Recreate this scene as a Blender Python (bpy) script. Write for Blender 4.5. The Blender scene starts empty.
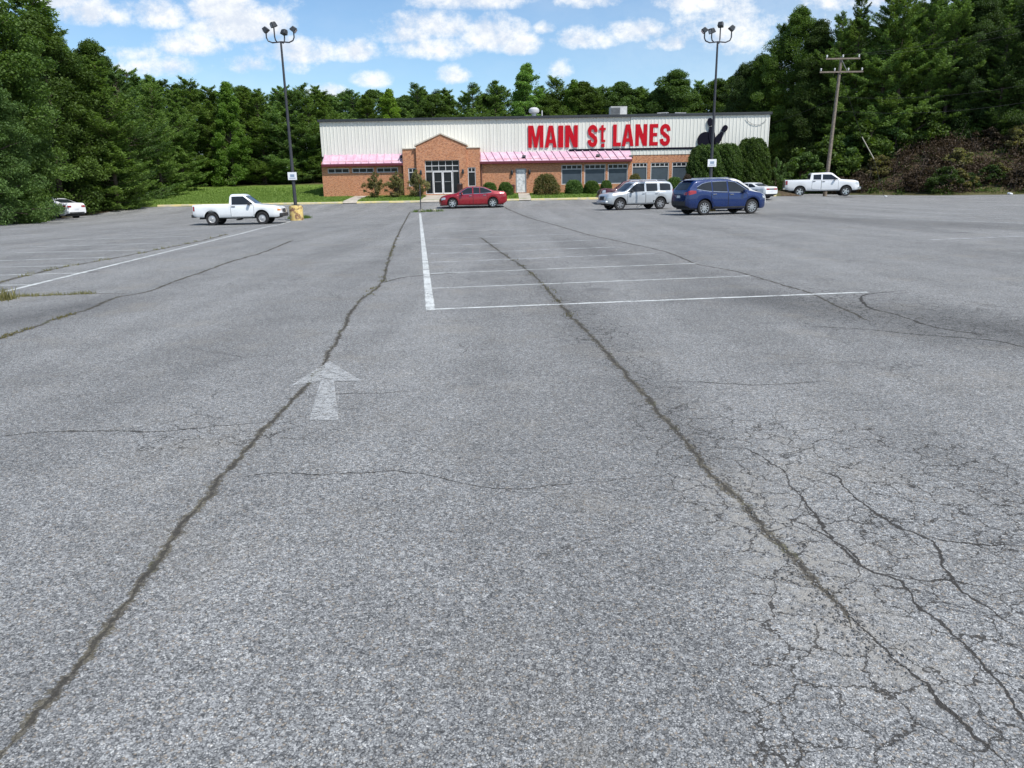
import bpy, bmesh, math, random
import numpy as np
from mathutils import Vector, Matrix
from mathutils.bvhtree import BVHTree
from math import sin, cos, pi, radians
random.seed(7); rng = np.random.default_rng(7)
S = bpy.context.scene
COL = S.collection

# ---------------------------------------------------------------- camera
F, PIT, ROL, EYE = 740.0, radians(15.05), radians(0.98), 1.6
R0, F0, U0 = Vector((1,0,0)), Vector((0,cos(PIT),-sin(PIT))), Vector((0,sin(PIT),cos(PIT)))
CR = cos(ROL)*R0 - sin(ROL)*U0; CU = sin(ROL)*R0 + cos(ROL)*U0
cam_d = bpy.data.cameras.new('camera'); cam = bpy.data.objects.new('camera', cam_d); COL.objects.link(cam)
m = Matrix((CR, CU, -F0)).transposed().to_4x4(); m.translation = (0,0,EYE); cam.matrix_world = m
cam_d.sensor_width = 36; cam_d.lens = 36*F/1024; cam_d.clip_start = 0.05; cam_d.clip_end = 3000
S.camera = cam

# ---------------------------------------------------------------- light
SUN_EL, SUN_AZ = radians(55), radians(136)          # azimuth clockwise from +Y
SUN_STR, SKY_STR = 4.3, 0.13
S.view_settings.view_transform = 'Standard'; S.view_settings.look = 'None'
S.view_settings.gamma = 1; S.view_settings.exposure = 0.16
sd = Vector((cos(SUN_EL)*sin(SUN_AZ), cos(SUN_EL)*cos(SUN_AZ), sin(SUN_EL)))
ld = bpy.data.lights.new('sun', 'SUN'); ld.energy = SUN_STR; ld.angle = radians(0.53); ld.color = (1, 0.965, 0.92)
sun = bpy.data.objects.new('sun', ld); COL.objects.link(sun)
sun.rotation_euler = (-sd).to_track_quat('-Z', 'Y').to_euler(); sun.location = (30, -30, 60)

# ---------------------------------------------------------------- node helpers
class NT:
    def __init__(s, tree): s.t = tree; s.n = tree.nodes; s.l = tree.links
    def new(s, typ, ins=None, **kw):
        n = s.n.new(typ)
        for k, v in kw.items(): setattr(n, k, v)
        for k, v in (ins or {}).items():
            if hasattr(v, 'is_linked') : s.l.new(v, n.inputs[k])
            else: n.inputs[k].default_value = v
        return n
    def math(s, op, a, b=None, c=None, clamp=False):
        n = s.n.new('ShaderNodeMath'); n.operation = op; n.use_clamp = clamp
        for i, v in enumerate((a, b, c)):
            if v is None: continue
            if hasattr(v, 'is_linked'): s.l.new(v, n.inputs[i])
            else: n.inputs[i].default_value = v
        return n.outputs[0]
    def mix(s, f, a, b, blend='MIX'):
        n = s.n.new('ShaderNodeMix'); n.data_type = 'RGBA'; n.blend_type = blend; n.clamp_factor = True
        for i, v in ((0, f), (6, a), (7, b)):
            if hasattr(v, 'is_linked'): s.l.new(v, n.inputs[i])
            else: n.inputs[i].default_value = (v if i == 0 else (*v, 1) if len(v) == 3 else v)
        return n.outputs[2]
    def ramp(s, f, stops):
        n = s.n.new('ShaderNodeValToRGB'); s.l.new(f, n.inputs[0]); e = n.color_ramp.elements
        while len(e) < len(stops): e.new(0.5)
        for el, (p, c) in zip(e, stops):
            el.position = p; el.color = (*c, 1) if hasattr(c, '__len__') else (c, c, c, 1)
        return n.outputs[0]
    def mr(s, v, a, b, c=0, d=1, smooth=True):
        n = s.n.new('ShaderNodeMapRange'); n.interpolation_type = 'SMOOTHSTEP' if smooth else 'LINEAR'
        s.l.new(v, n.inputs[0])
        for i, q in enumerate((a, b, c, d)): n.inputs[i+1].default_value = q
        return n.outputs[0]
    def noise(s, vec, scale, detail=4, rough=.55, out=0):
        n = s.new('ShaderNodeTexNoise', {'Scale': scale, 'Detail': detail, 'Roughness': rough}); s.l.new(vec, n.inputs['Vector'])
        return n.outputs[out]
    def mapping(s, vec, scale=(1,1,1), rot=(0,0,0), loc=(0,0,0)):
        n = s.new('ShaderNodeMapping', {'Scale': scale, 'Rotation': rot, 'Location': loc}); s.l.new(vec, n.inputs[0])
        return n.outputs[0]
    def bump(s, h, strength, dist):
        n = s.new('ShaderNodeBump', {'Strength': strength, 'Distance': dist, 'Height': h}); return n.outputs[0]

def mat(name):
    M = bpy.data.materials.new(name); M.use_nodes = True
    T = NT(M.node_tree); b = T.n['Principled BSDF']; return M, T, b
def world_pos(T): return T.new('ShaderNodeNewGeometry').outputs['Position']
def objc(T): return T.new('ShaderNodeTexCoord').outputs['Object']

def simple(name, col, rough=.5, metal=0, var=.12, nscale=3, bump=0, coat=0, dirt=0):
    M, T, b = mat(name); v = objc(T)
    n = T.noise(v, nscale, 5, .6)
    lo = tuple(c*(1-var) for c in col); hi = tuple(min(1, c*(1+var)) for c in col)
    c = T.mix(T.mr(n, .3, .7), lo, hi)
    if dirt:
        z = T.new('ShaderNodeSeparateXYZ', {0: v}).outputs[2]
        d = T.math('MULTIPLY', T.mr(T.noise(v, 5, 5, .7), .45, .7), dirt)
        c = T.mix(d, c, (.16, .13, .10))
    T.l.new(c, b.inputs['Base Color'])
    b.inputs['Metallic'].default_value = metal
    T.l.new(T.mr(T.noise(v, nscale*2.3, 3), .3, .7, rough*.8, min(1, rough*1.2)), b.inputs['Roughness'])
    b.inputs['Coat Weight'].default_value = coat; b.inputs['Coat Roughness'].default_value = .06
    if bump: T.l.new(T.bump(T.noise(v, nscale*8, 4), bump, .02), b.inputs['Normal'])
    return M

# ---------------------------------------------------------------- sky
W = bpy.data.worlds.new('World'); S.world = W; W.use_nodes = True
T = NT(W.node_tree); bg = T.n['Background']
sky = T.new('ShaderNodeTexSky', sky_type='NISHITA', sun_disc=False, sun_elevation=SUN_EL, sun_rotation=SUN_AZ, altitude=200, air_density=1.0, dust_density=0.6, ozone_density=1.6)
dirv = T.new('ShaderNodeTexCoord').outputs['Generated']
sep = T.new('ShaderNodeSeparateXYZ', {0: dirv})
yy = T.math('MAXIMUM', T.math('ABSOLUTE', sep.outputs[1]), .15)
uu = T.math('DIVIDE', sep.outputs[0], yy); vv = T.math('DIVIDE', sep.outputs[2], yy)
uv = T.new('ShaderNodeCombineXYZ', {0: uu, 1: vv, 2: 0.0}).outputs[0]
wv = T.new('ShaderNodeTexNoise', {'Scale': 9, 'Detail': 5, 'Roughness': .6}); T.l.new(uv, wv.inputs['Vector'])
def pix_dir(u, v): return F0 + (u-512)/F*CR + (384-v)/F*CU
clouds = [(58,4,30,16,1),(100,20,40,18,1),(158,22,30,16,.9),(215,14,30,17,1),(240,34,44,18,1),(190,50,34,12,.6),(128,58,34,11,.5),(150,72,40,11,.6),(300,58,40,14,.7),(262,70,34,9,.4),
 (356,57,24,13,1),(408,40,34,19,1),(440,34,34,17,1),(430,54,48,14,.9),(492,44,32,19,1),(520,50,20,12,.8),(465,4,55,14,.85),(595,2,50,15,.85),(592,44,34,13,.9),(628,38,34,15,1),(545,31,9,7,.6),(662,48,20,8,.6),
 (455,79,16,9,.6),(372,83,18,9,.65),(328,96,22,9,.9),(690,6,34,16,.7),(562,74,8,7,.2),(840,2,70,20,.55),(760,40,60,25,.35),(-80,20,70,40,.8),(-240,60,90,30,.8),(1180,30,110,30,.7),(400,-90,160,40,.8),(900,-150,120,50,.8)]
dens = None
for (cx, cy, a, b_, w) in clouds:
    d = pix_dir(cx, cy); u0, v0 = d.x/d.y, d.z/d.y
    du = T.math('MULTIPLY', T.math('SUBTRACT', uu, u0), F/a/1.05); dq = T.math('MULTIPLY', T.math('SUBTRACT', vv, v0+.25*b_/F), F/b_/1.05); dv = T.math('MAXIMUM', dq, T.math('MULTIPLY', dq, -1.7))
    r2 = T.math('ADD', T.math('MULTIPLY', du, du), T.math('MULTIPLY', dv, dv))
    k = T.math('MULTIPLY_ADD', r2, -w, w)
    dens = k if dens is None else T.math('MAXIMUM', dens, k)
n1 = T.noise(uv, 8, 9, .66); n2 = T.noise(T.mapping(uv, (1,1.3,1), loc=(0,-.03,0)), 26, 8, .68)
nn = T.math('MULTIPLY_ADD', T.math('SUBTRACT', n1, .5), 3.9, T.math('MULTIPLY', T.math('SUBTRACT', n2, .5), 2.5))
dd = T.math('ADD', T.math('MAXIMUM', dens, -.8), nn)
cm = T.math('MULTIPLY', T.mr(dd, -.42, 1.0), .95)
thin = T.math('MULTIPLY', T.mr(T.noise(T.mapping(uv, (1,2.2,1)), 3.0, 6, .6), .4, .8), .16)
thin = T.math('ADD', thin, T.math('MULTIPLY', T.mr(uu, .0, .62), .34))
cm = T.math('MAXIMUM', cm, thin)
up1 = T.noise(T.mapping(uv, loc=(.006,.022,0)), 8, 9, .66); up2 = T.noise(T.mapping(uv, (1,1.3,1), loc=(.003,-.03+.008,0)), 26, 8, .68)
grad = T.math('ADD', T.math('MULTIPLY', T.math('SUBTRACT', n1, up1), 2.6), T.math('MULTIPLY', T.math('SUBTRACT', n2, up2), 1.3))
shade = T.mr(T.math('ADD', grad, T.math('MULTIPLY', T.math('SUBTRACT', dd, .6), -.10)), -.35, .30)
ccol = T.mix(shade, (5.3, 5.75, 6.5), (7.5, 7.55, 7.5))
skyc = T.mix(1.0, sky.outputs[0], (.86, 1.0, 1.09), 'MULTIPLY')
below = T.mr(sep.outputs[2], -.02, .0)
T.l.new(T.mix(T.math('MULTIPLY', cm, below), skyc, ccol), bg.inputs[0]); bg.inputs[1].default_value = SKY_STR

# ---------------------------------------------------------------- terrain
def ss(a, b, x):
    t = np.clip((np.asarray(x, float)-a)/(b-a), 0, 1); return t*t*(3-2*t)
FOOT = np.array([(21,112),(25,95),(28.5,86),(31.5,70),(36,64.5),(50,62.5),(70,60),(120,52)], float)
def bank_d(x, y):
    x = np.asarray(x, float); y = np.asarray(y, float); best = np.full(np.broadcast(x, y).shape, 1e9); sg = np.ones_like(best)
    for (x0,y0),(x1,y1) in zip(FOOT[:-1], FOOT[1:]):
        ex, ey = x1-x0, y1-y0; L2 = ex*ex+ey*ey
        t = np.clip(((x-x0)*ex+(y-y0)*ey)/L2, 0, 1); dx, dy = x-(x0+t*ex), y-(y0+t*ey)
        d = np.hypot(dx, dy); cr = ex*(y-y0)-ey*(x-x0)
        m_ = d < best; best = np.where(m_, d, best)
    return best*np.where(x > np.interp(-y, -FOOT[:, 1], FOOT[:, 0]), 1, -1)
def left_edge(y): return -28.6 - .05*np.clip(np.asarray(y, float)-25, 0, 60)
def asph(x, y):
    x = np.asarray(x, float); y = np.asarray(y, float)
    return .50*ss(53, 62.5, y)*(1-.75*ss(21, 29, x)) - .13*np.exp(-((x+14)**2+(y-38.5)**2)/22) + .012*np.clip(np.asarray(y, float)-62, 0, 40)
def inside(x, y):                 # >0 on the lot
    x = np.asarray(x, float); y = np.asarray(y, float)
    far = np.where(x < 22.3, 60-y, np.minimum(92-y, np.where(y > 60, x-22.3, 99)))
    return np.minimum(np.minimum(x-left_edge(y), far), -bank_d(x, y))
def terrain(x, y):
    x = np.asarray(x, float); y = np.asarray(y, float); a = asph(x, y)
    lawn = .57+.065*np.clip(y-60, 0, 30)
    t = ss(60.0, 60.12, y)*(1-ss(22.3, 23.4, x))
    z = a*(1-t)+lawn*t
    d = bank_d(x, y)
    z = z + 4.3*ss(0, 11, d) + .05*np.clip(d-11, 0, 60)
    z = z + .5*ss(0, 10, left_edge(y)-1-x)
    return z
def tz(x, y): return float(terrain(x, y))
def ray(u, v): return F0 + (u-512)/F*CR + (384-v)/F*CU
def atY(u, v, Y):
    d = ray(u, v); t = Y/d.y; return Vector((d.x*t, Y, EYE+d.z*t))
def gnd(u, v):
    d = ray(u, v); z = 0.0
    for _ in range(30):
        t = (z-EYE)/d.z; x, y = d.x*t, d.y*t; z = .6*z+.4*float(asph(x, y))
    return Vector((x, y, float(asph(x, y))))

# ---------------------------------------------------------------- mesh helpers
def link(o, parent=None):
    COL.objects.link(o)
    if parent: o.parent = parent
    return o
def mesh_np(name, V, Fc, mats, parent=None, smooth=False, attrs=None, mi=None, uvs=None, vattrs=None):
    """V (n,3), Fc (m,k) constant k"""
    V = np.asarray(V, np.float32); Fc = np.asarray(Fc, np.int32)
    me = bpy.data.meshes.new(name); me.vertices.add(len(V)); me.vertices.foreach_set('co', V.ravel())
    k = Fc.shape[1]; me.loops.add(Fc.size); me.loops.foreach_set('vertex_index', Fc.ravel())
    me.polygons.add(len(Fc)); me.polygons.foreach_set('loop_start', np.arange(0, Fc.size, k, dtype=np.int32))
    me.polygons.foreach_set('loop_total', np.full(len(Fc), k, np.int32))
    me.update(calc_edges=True)
    for mm in (mats if isinstance(mats, (list, tuple)) else [mats]): me.materials.append(mm)
    if mi is not None: me.polygons.foreach_set('material_index', np.asarray(mi, np.int32))
    me.polygons.foreach_set('use_smooth', np.full(len(Fc), bool(smooth)))
    for an, av in (attrs or {}).items():
        a = me.attributes.new(an, 'FLOAT', 'POINT'); a.data.foreach_set('value', np.asarray(av, np.float32))
    for an, av in (vattrs or {}).items():
        a = me.attributes.new(an, 'FLOAT_VECTOR', 'POINT'); a.data.foreach_set('vector', np.asarray(av, np.float32).ravel())
    if uvs is not None:
        ul = me.uv_layers.new(name='UVMap'); ul.data.foreach_set('uv', np.asarray(uvs, np.float32)[Fc.ravel()].ravel())
    me.validate()
    return link(bpy.data.objects.new(name, me), parent)
class MB:
    """collects vertices and faces, then makes one mesh"""
    def __init__(s): s.v = []; s.f = []; s.m = []
    def add(s, vs, fs, mi=0):
        k = len(s.v); s.v += [tuple(p) for p in vs]; s.f += [tuple(i+k for i in f) for f in fs]; s.m += [mi]*len(fs); return s
    def box(s, x0, x1, y0, y1, z0, z1, mi=0, M=None):
        vs = [Vector((x, y, z)) for z in (z0, z1) for y in (y0, y1) for x in (x0, x1)]
        if M is not None: vs = [M @ p for p in vs]
        return s.add(vs, [(0,2,3,1),(4,5,7,6),(0,1,5,4),(2,6,7,3),(0,4,6,2),(1,3,7,5)], mi)
    def tube(s, pts, r, n=8, mi=0, cap=True):
        pts = [Vector(p) for p in pts]; rs = r if hasattr(r, '__len__') else [r]*len(pts)
        rings = []; up = None
        for i, p in enumerate(pts):
            d = (pts[min(i+1, len(pts)-1)]-pts[max(i-1, 0)]).normalized()
            if up is None: up = d.orthogonal().normalized()
            up = (up-up.dot(d)*d).normalized(); w = d.cross(up)
            rings.append([p+(cos(2*pi*k/n)*up+sin(2*pi*k/n)*w)*rs[i] for k in range(n)])
        vs = [q for rg in rings for q in rg]; fs = []
        for i in range(len(pts)-1):
            for k in range(n): a = i*n+k; b = i*n+(k+1) % n; fs.append((a, b, b+n, a+n))
        if cap: fs.append(tuple(range(n))[::-1]); fs.append(tuple(range((len(pts)-1)*n, len(pts)*n)))
        return s.add(vs, fs, mi)
    def lathe(s, prof, n=24, axis='z', M=None, mi=0, close=False):
        vs = []
        for (r, h) in prof:
            for k in range(n):
                a = 2*pi*k/n
                p = Vector((r*cos(a), r*sin(a), h)) if axis == 'z' else Vector((r*cos(a), h, r*sin(a)))
                vs.append(M @ p if M is not None else p)
        m_ = len(prof); fs = [(i*n+k, i*n+(k+1) % n, ((i+1) % m_)*n+(k+1) % n, ((i+1) % m_)*n+k) for i in range(m_ if close else m_-1) for k in range(n)]
        return s.add(vs, fs, mi)
    def prism(s, poly, y0, y1, mi=0):          # poly in x,z, extruded along y
        n = len(poly); vs = [(x, y0, z) for x, z in poly]+[(x, y1, z) for x, z in poly]
        return s.add(vs, [tuple(range(n)), tuple(range(2*n-1, n-1, -1))]+[(i, i+n, (i+1) % n+n, (i+1) % n) for i in range(n)], mi)
    def build(s, name, mats, parent=None, smooth=False, bevel=0, fixn=True):
        me = bpy.data.meshes.new(name); me.from_pydata(s.v, [], s.f)
        for mm in (mats if isinstance(mats, (list, tuple)) else [mats]): me.materials.append(mm)
        me.polygons.foreach_set('material_index', s.m)
        bm = bmesh.new(); bm.from_mesh(me)
        if fixn: bmesh.ops.recalc_face_normals(bm, faces=bm.faces)
        if bevel:
            es = [e for e in bm.edges if len(e.link_faces) == 2 and e.calc_face_angle(0) > .5]
            bmesh.ops.bevel(bm, geom=es, offset=bevel, segments=2, affect='EDGES', profile=.5)
        bm.to_mesh(me); bm.free()
        me.polygons.foreach_set('use_smooth', [smooth]*len(me.polygons))
        if smooth: me.set_sharp_from_angle(angle=radians(40))
        return link(bpy.data.objects.new(name, me), parent)
def tag(o, label=None, cat=None, group=None, kind=None):
    if label: o['label'] = label
    if cat: o['category'] = cat
    if group: o['group'] = group
    if kind: o['kind'] = kind
    return o
def empty(name, loc, rz=0, **k):
    o = bpy.data.objects.new(name, None); o.empty_display_size = .3; COL.objects.link(o)
    o.location = loc; o.rotation_euler = (0, 0, rz); return tag(o, **k)
def copy_tree(o, parent=None):
    c = o.copy(); COL.objects.link(c); c.parent = parent
    for ch in list(o.children): copy_tree(ch, c)
    return c

# ---------------------------------------------------------------- ground materials
NCR = 18
def asphalt_mat():
    M, T, b = mat('old_asphalt'); P = world_pos(T)
    def attr(n): return T.new('ShaderNodeAttribute', attribute_name=n).outputs['Fac']
    Pw = T.new('ShaderNodeVectorMath', {0: P, 1: T.new('ShaderNodeVectorMath', {0: T.noise(P, 60, 2, .5, 1), 3: .012}, operation='SCALE').outputs[0]}, operation='ADD').outputs[0]
    v1 = T.new('ShaderNodeTexVoronoi', {'Vector': Pw, 'Scale': 132.0, 'Randomness': 1.0})
    v2 = T.new('ShaderNodeTexVoronoi', {'Vector': Pw, 'Scale': 165.0})
    r1 = T.new('ShaderNodeSeparateColor', {0: v1.outputs['Color']}); r2 = T.new('ShaderNodeSeparateColor', {0: v2.outputs['Color']})
    st = T.ramp(r1.outputs[0], [(0, (.160,.164,.165)), (.3, (.222,.227,.227)), (.62, (.290,.295,.292)), (.86, (.362,.366,.355)), (1, (.49,.485,.46))])
    st2 = T.ramp(r2.outputs[0], [(0, (.145,.149,.150)), (.5, (.232,.237,.236)), (1, (.37,.372,.36))])
    big = T.mr(r1.outputs[1], .35, .45)
    c = T.mix(big, st2, st)
    gap = T.mr(v1.outputs['Distance'], .40, .62)
    c = T.mix(T.math('MULTIPLY', gap, T.math('MULTIPLY', big, .78)), c, (.038,.040,.042))
    gap2 = T.mr(T.new('ShaderNodeTexNoise', {'Vector': P, 'Scale': 70.0, 'Detail': 3}).outputs[0], .56, .68)
    c = T.mix(T.math('MULTIPLY', gap2, .55), c, (.055,.057,.062))
    v3 = T.new('ShaderNodeTexVoronoi', {'Vector': P, 'Scale': 64.0}); r3 = T.new('ShaderNodeSeparateColor', {0: v3.outputs['Color']}).outputs[0]
    g3_ = T.mr(T.math('ADD', T.math('MULTIPLY', r3, .5), T.math('MULTIPLY', T.noise(P, 48, 3, .8), .9)), .45, 1.0, .72, 1.38, False)
    c = T.mix(1.0, c, T.new('ShaderNodeCombineColor', {0: g3_, 1: g3_, 2: g3_}).outputs[0], 'MULTIPLY')
    g4_ = T.mr(T.noise(P, 31, 2, .6), .3, .7, .84, 1.16, False); c = T.mix(1.0, c, T.new('ShaderNodeCombineColor', {0: g4_, 1: g4_, 2: g4_}).outputs[0], 'MULTIPLY')
    tan = T.mr(r1.outputs[2], .9, .96)
    c = T.mix(T.math('MULTIPLY', tan, .5), c, (.30,.24,.17))
    # wear: broad mottling and wheel tracks along the lanes
    big_n = T.noise(P, .22, 6, .6); mid = T.noise(P, 1.3, 6, .65); sm = T.noise(P, 7, 5, .65)
    lane = T.noise(T.mapping(P, (.9,.045,1), rot=(0,0,radians(-7.4))), 1.0, 5, .55)
    f = T.math('ADD', T.math('MULTIPLY', T.math('SUBTRACT', big_n, .5), .55), T.math('MULTIPLY', T.math('SUBTRACT', mid, .5), .55))
    f = T.math('ADD', f, T.math('MULTIPLY', T.math('SUBTRACT', lane, .5), .80))
    f = T.math('ADD', f, T.math('MULTIPLY', T.math('SUBTRACT', sm, .5), .30))
    f = T.math('ADD', f, 1.0)
    f = T.math('MULTIPLY', f, T.math('SUBTRACT', 1.0, T.math('MULTIPLY', attr('dark'), .42)))
    f = T.math('ADD', f, T.math('MULTIPLY', attr('pale'), .22))
    c = T.mix(1.0, c, T.new('ShaderNodeCombineColor', {0: f, 1: f, 2: f}).outputs[0], 'MULTIPLY')
    dust = T.math('MULTIPLY', T.mr(T.noise(P, .8, 6, .7), .50, .72), .30)
    c = T.mix(dust, c, (.27,.245,.20))
    c = T.mix(T.math('MULTIPLY', attr('pale'), T.mr(T.noise(P, 16, 5, .7), .42, .62)), c, (.30,.288,.26))
    vo = T.new('ShaderNodeTexVoronoi', {'Vector': T.new('ShaderNodeVectorMath', {0: P, 1: T.new('ShaderNodeVectorMath', {0: T.noise(P, 4, 4, .7, 1), 3: .25}, operation='SCALE').outputs[0]}, operation='ADD').outputs[0], 'Scale': .5})
    spot = T.math('MULTIPLY', T.mr(vo.outputs['Distance'], .16, .05), T.mr(T.new('ShaderNodeSeparateColor', {0: vo.outputs['Color']}).outputs[0], .62, .7))
    c = T.mix(T.math('MULTIPLY', spot, .38), c, (.07,.07,.072))
    # map cracking
    Pd = T.new('ShaderNodeVectorMath', {0: P, 1: T.new('ShaderNodeVectorMath', {0: T.noise(P, 5, 5, .65, 1), 3: .22}, operation='SCALE').outputs[0]}, operation='ADD').outputs[0]
    e = T.new('ShaderNodeTexVoronoi', {'Vector': Pd, 'Scale': 5.0}, feature='DISTANCE_TO_EDGE').outputs[0]
    e2 = T.new('ShaderNodeTexVoronoi', {'Vector': Pd, 'Scale': 1.05}, feature='DISTANCE_TO_EDGE').outputs[0]
    w = T.math('MULTIPLY', T.mr(T.noise(P, 2.3, 4, .6), .24, .54), .0178)
    g = attr('gator')
    cr = T.math('LESS_THAN', e, T.math('MULTIPLY', w, T.mr(g, .05, .8)))
    hair = T.math('MULTIPLY', T.math('LESS_THAN', e2, .0045), T.math('MULTIPLY', T.mr(T.noise(P, .5, 3), .5, .6), .6))
    cr = T.math('MAXIMUM', T.math('MULTIPLY', cr, .9), hair)
    # long cracks: attribute holds (signed distance, half width, soil fraction)
    wob = T.math('ADD', T.math('MULTIPLY', T.math('SUBTRACT', T.noise(P, 1.7, 3, .6), .5), .16), T.math('MULTIPLY', T.math('SUBTRACT', T.noise(P, 9, 7, .74), .5), .085))
    wn = T.math('MULTIPLY_ADD', T.noise(P, 5, 5, .72), 3.6, -.9); rag = T.math('ADD', T.math('MULTIPLY', T.math('SUBTRACT', T.noise(P, 75, 3, .8), .5), 2.6), T.math('MULTIPLY', T.math('SUBTRACT', T.noise(P, 20, 4, .7), .5), 2.2)); cn = T.mr(T.noise(P, 11, 5, .75), .36, .58)
    soil = None
    for k in range(NCR):
        v = T.new('ShaderNodeSeparateXYZ', {0: T.new('ShaderNodeAttribute', attribute_name='crack%d' % k).outputs['Vector']})
        big_ = v.outputs[2]; hw = T.math('MULTIPLY', v.outputs[1], wn)
        d_ = T.math('ABSOLUTE', T.math('ADD', v.outputs[0], T.math('MULTIPLY', wob, T.math('MULTIPLY_ADD', big_, -.15, 1.0))))
        r_ = T.math('SUBTRACT', hw, d_)                       # >0 inside
        core = T.math('GREATER_THAN', T.math('SUBTRACT', T.math('MULTIPLY', hw, T.math('MULTIPLY', T.math('MULTIPLY_ADD', big_, -.45, 1.0), T.math('ADD', cn, T.math('SUBTRACT', 1.0, big_), None, True))), d_), 0.0)
        so = T.math('MULTIPLY', T.math('GREATER_THAN', T.math('ADD', r_, T.math('MULTIPLY', hw, rag)), 0.0), T.math('GREATER_THAN', big_, .3))
        cr = T.math('MAXIMUM', cr, core); soil = so if soil is None else T.math('MAXIMUM', soil, so)
    dirtc = T.mix(T.mr(T.noise(P, 4, 5, .7), .42, .66), (.065,.057,.044), (.115,.10,.062)); dirtc = T.mix(T.mr(T.noise(P, 60, 3, .8), .5, .62), dirtc, (.21,.19,.15)); dirtc = T.mix(T.math('MULTIPLY', T.mr(T.noise(P, 2.1, 5, .7), .56, .64), .6), dirtc, (.12,.125,.04))
    c = T.mix(T.math('MULTIPLY', soil, .66), T.mix(soil, c, T.mix(1.0, c, (.6,.58,.54), 'MULTIPLY')), dirtc)
    crk = T.math('MULTIPLY', cr, T.math('MULTIPLY_ADD', soil, -.25, .95))
    c = T.mix(crk, c, (.034,.031,.027))
    T.l.new(c, b.inputs['Base Color']); b.inputs['Roughness'].default_value = .88
    b.inputs['Specular IOR Level'].default_value = .35
    h = T.math('SUBTRACT', T.math('MULTIPLY', T.math('SUBTRACT', 1.0, v1.outputs['Distance']), T.math('MULTIPLY_ADD', big, .6, .4)), T.math('ADD', T.math('MULTIPLY', cr, 3.0), T.math('MULTIPLY', soil, 1.0)))
    T.l.new(T.bump(h, .8, .006), b.inputs['Normal'])
    return M
ASPH = asphalt_mat()

def ground_mat():
    M, T, b = mat('lawn_and_soil'); P = world_pos(T)
    a = T.new('ShaderNodeAttribute', attribute_name='lawn').outputs['Fac']
    n1 = T.noise(P, .35, 6, .6); n2 = T.noise(P, 6, 6, .7); n3 = T.noise(T.mapping(P, (1,.25,1)), 14, 4, .7)
    g = T.mix(T.mr(n1, .35, .68), (.12,.19,.03), (.19,.27,.055))
    g = T.mix(T.math('MULTIPLY', T.mr(n2, .4, .7), .6), g, (.055,.11,.018))
    g = T.mix(T.math('MULTIPLY', T.mr(T.noise(P, 1.1, 5, .7), .62, .75), .5), g, (.22,.20,.07))
    g = T.mix(T.math('MULTIPLY', T.mr(n3, .4, .7), .35), g, (.19,.29,.06))
    s = T.mix(T.mr(n2, .35, .65), (.06,.042,.028), (.13,.095,.06))
    s = T.mix(T.mr(T.noise(P, .9, 5, .7), .5, .65), s, (.05,.07,.02))
    T.l.new(T.mix(a, s, g), b.inputs['Base Color']); b.inputs['Roughness'].default_value = .95
    b.inputs['Specular IOR Level'].default_value = .1
    T.l.new(T.bump(T.math('ADD', n2, n3), .9, .08), b.inputs['Normal'])
    return M

def poly_dist(pts, X, Y):
    best = np.full(X.shape, 1e9)
    for (a, b) in zip(pts[:-1], pts[1:]):
        ex, ey = b[0]-a[0], b[1]-a[1]; L2 = ex*ex+ey*ey+1e-9
        t = np.clip(((X-a[0])*ex+(Y-a[1])*ey)/L2, 0, 1); best = np.minimum(best, np.hypot(X-a[0]-t*ex, Y-a[1]-t*ey))
    return best
def grid_sheet(name, xs, ys, zf, mats, attrs=None, keep=None, vattrs=None):
    X, Y = np.meshgrid(xs, ys); Z = zf(X, Y); V = np.stack([X, Y, Z], -1).reshape(-1, 3)
    nx, ny = len(xs), len(ys); i = np.arange(ny-1)[:, None]*nx+np.arange(nx-1)[None, :]
    Fc = np.stack([i, i+1, i+nx+1, i+nx], -1).reshape(-1, 4)
    if keep is not None:
        k = keep(X, Y).ravel(); Fc = Fc[k[Fc].any(1)]
    return mesh_np(name, V, Fc, mats, smooth=True, attrs={n: f(X, Y).ravel() for n, f in (attrs or {}).items()}, vattrs={n: f(X, Y) for n, f in (vattrs or {}).items()})

# crack paths, as traced on the ground
def W2(pts): return [gnd(*p) for p in pts]
def z3(pts): return [(680+x*.5309, 360+y*.5312) for x, y in pts]
def z5(pts): return [(680+x*.336, 190+y*.3357) for x, y in pts]
C_LEFT = [(-60,830),(0,757),(45,705),(100,640),(130,600),(165,548),(215,485),(262,432),(300,392),(322,365),(345,325),(360,300),(382,283),(388,262),(398,235),(410,212)]
C_RIGHT = [(480,237),(505,255),(530,272),(548,290),(572,318),(600,345),(630,380),(660,412),(690,450),(715,478),(745,505),(770,535),(800,563),(828,592)]
C_FAR = [(505,207),(527,217),(555,225),(586,234),(617,241),(655,249),(680,257),(700,265),(730,270),(760,278),(790,287),(815,295),(838,306),(868,321)]
pale_path = W2(z3([(90,235),(180,340),(260,430),(300,505),(380,545)])); gl = W2(z3([(170,170),(330,260),(470,380),(600,540),(680,700)])); gl2 = W2([(600,330),(660,400),(730,470),(800,540)])
g6 = W2([(900,470),(960,540),(1030,640),(1080,760)]); g3 = W2([(170,440),(235,438),(285,430)]); g4 = W2([(880,300),(940,318),(1010,330)]); g5 = W2([(500,255),(560,300),(600,340)])
right_w = W2(C_RIGHT); far_w = W2(C_FAR)
def smooth_path(pts):
    P_ = [Vector((p[0], p[1])) for p in pts]; out = []
    for i in range(len(P_)-1):
        p0, p1, p2, p3 = P_[max(0, i-1)], P_[i], P_[i+1], P_[min(len(P_)-1, i+2)]; n = max(2, int((p2-p1).length/.25)+1)
        for k in range(n):
            t = k/n; out.append(.5*((2*p1)+(p2-p0)*t+(2*p0-5*p1+4*p2-p3)*t*t+(3*p1-p0-3*p2+p3)*t**3))
    return out+[P_[-1]]
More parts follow.
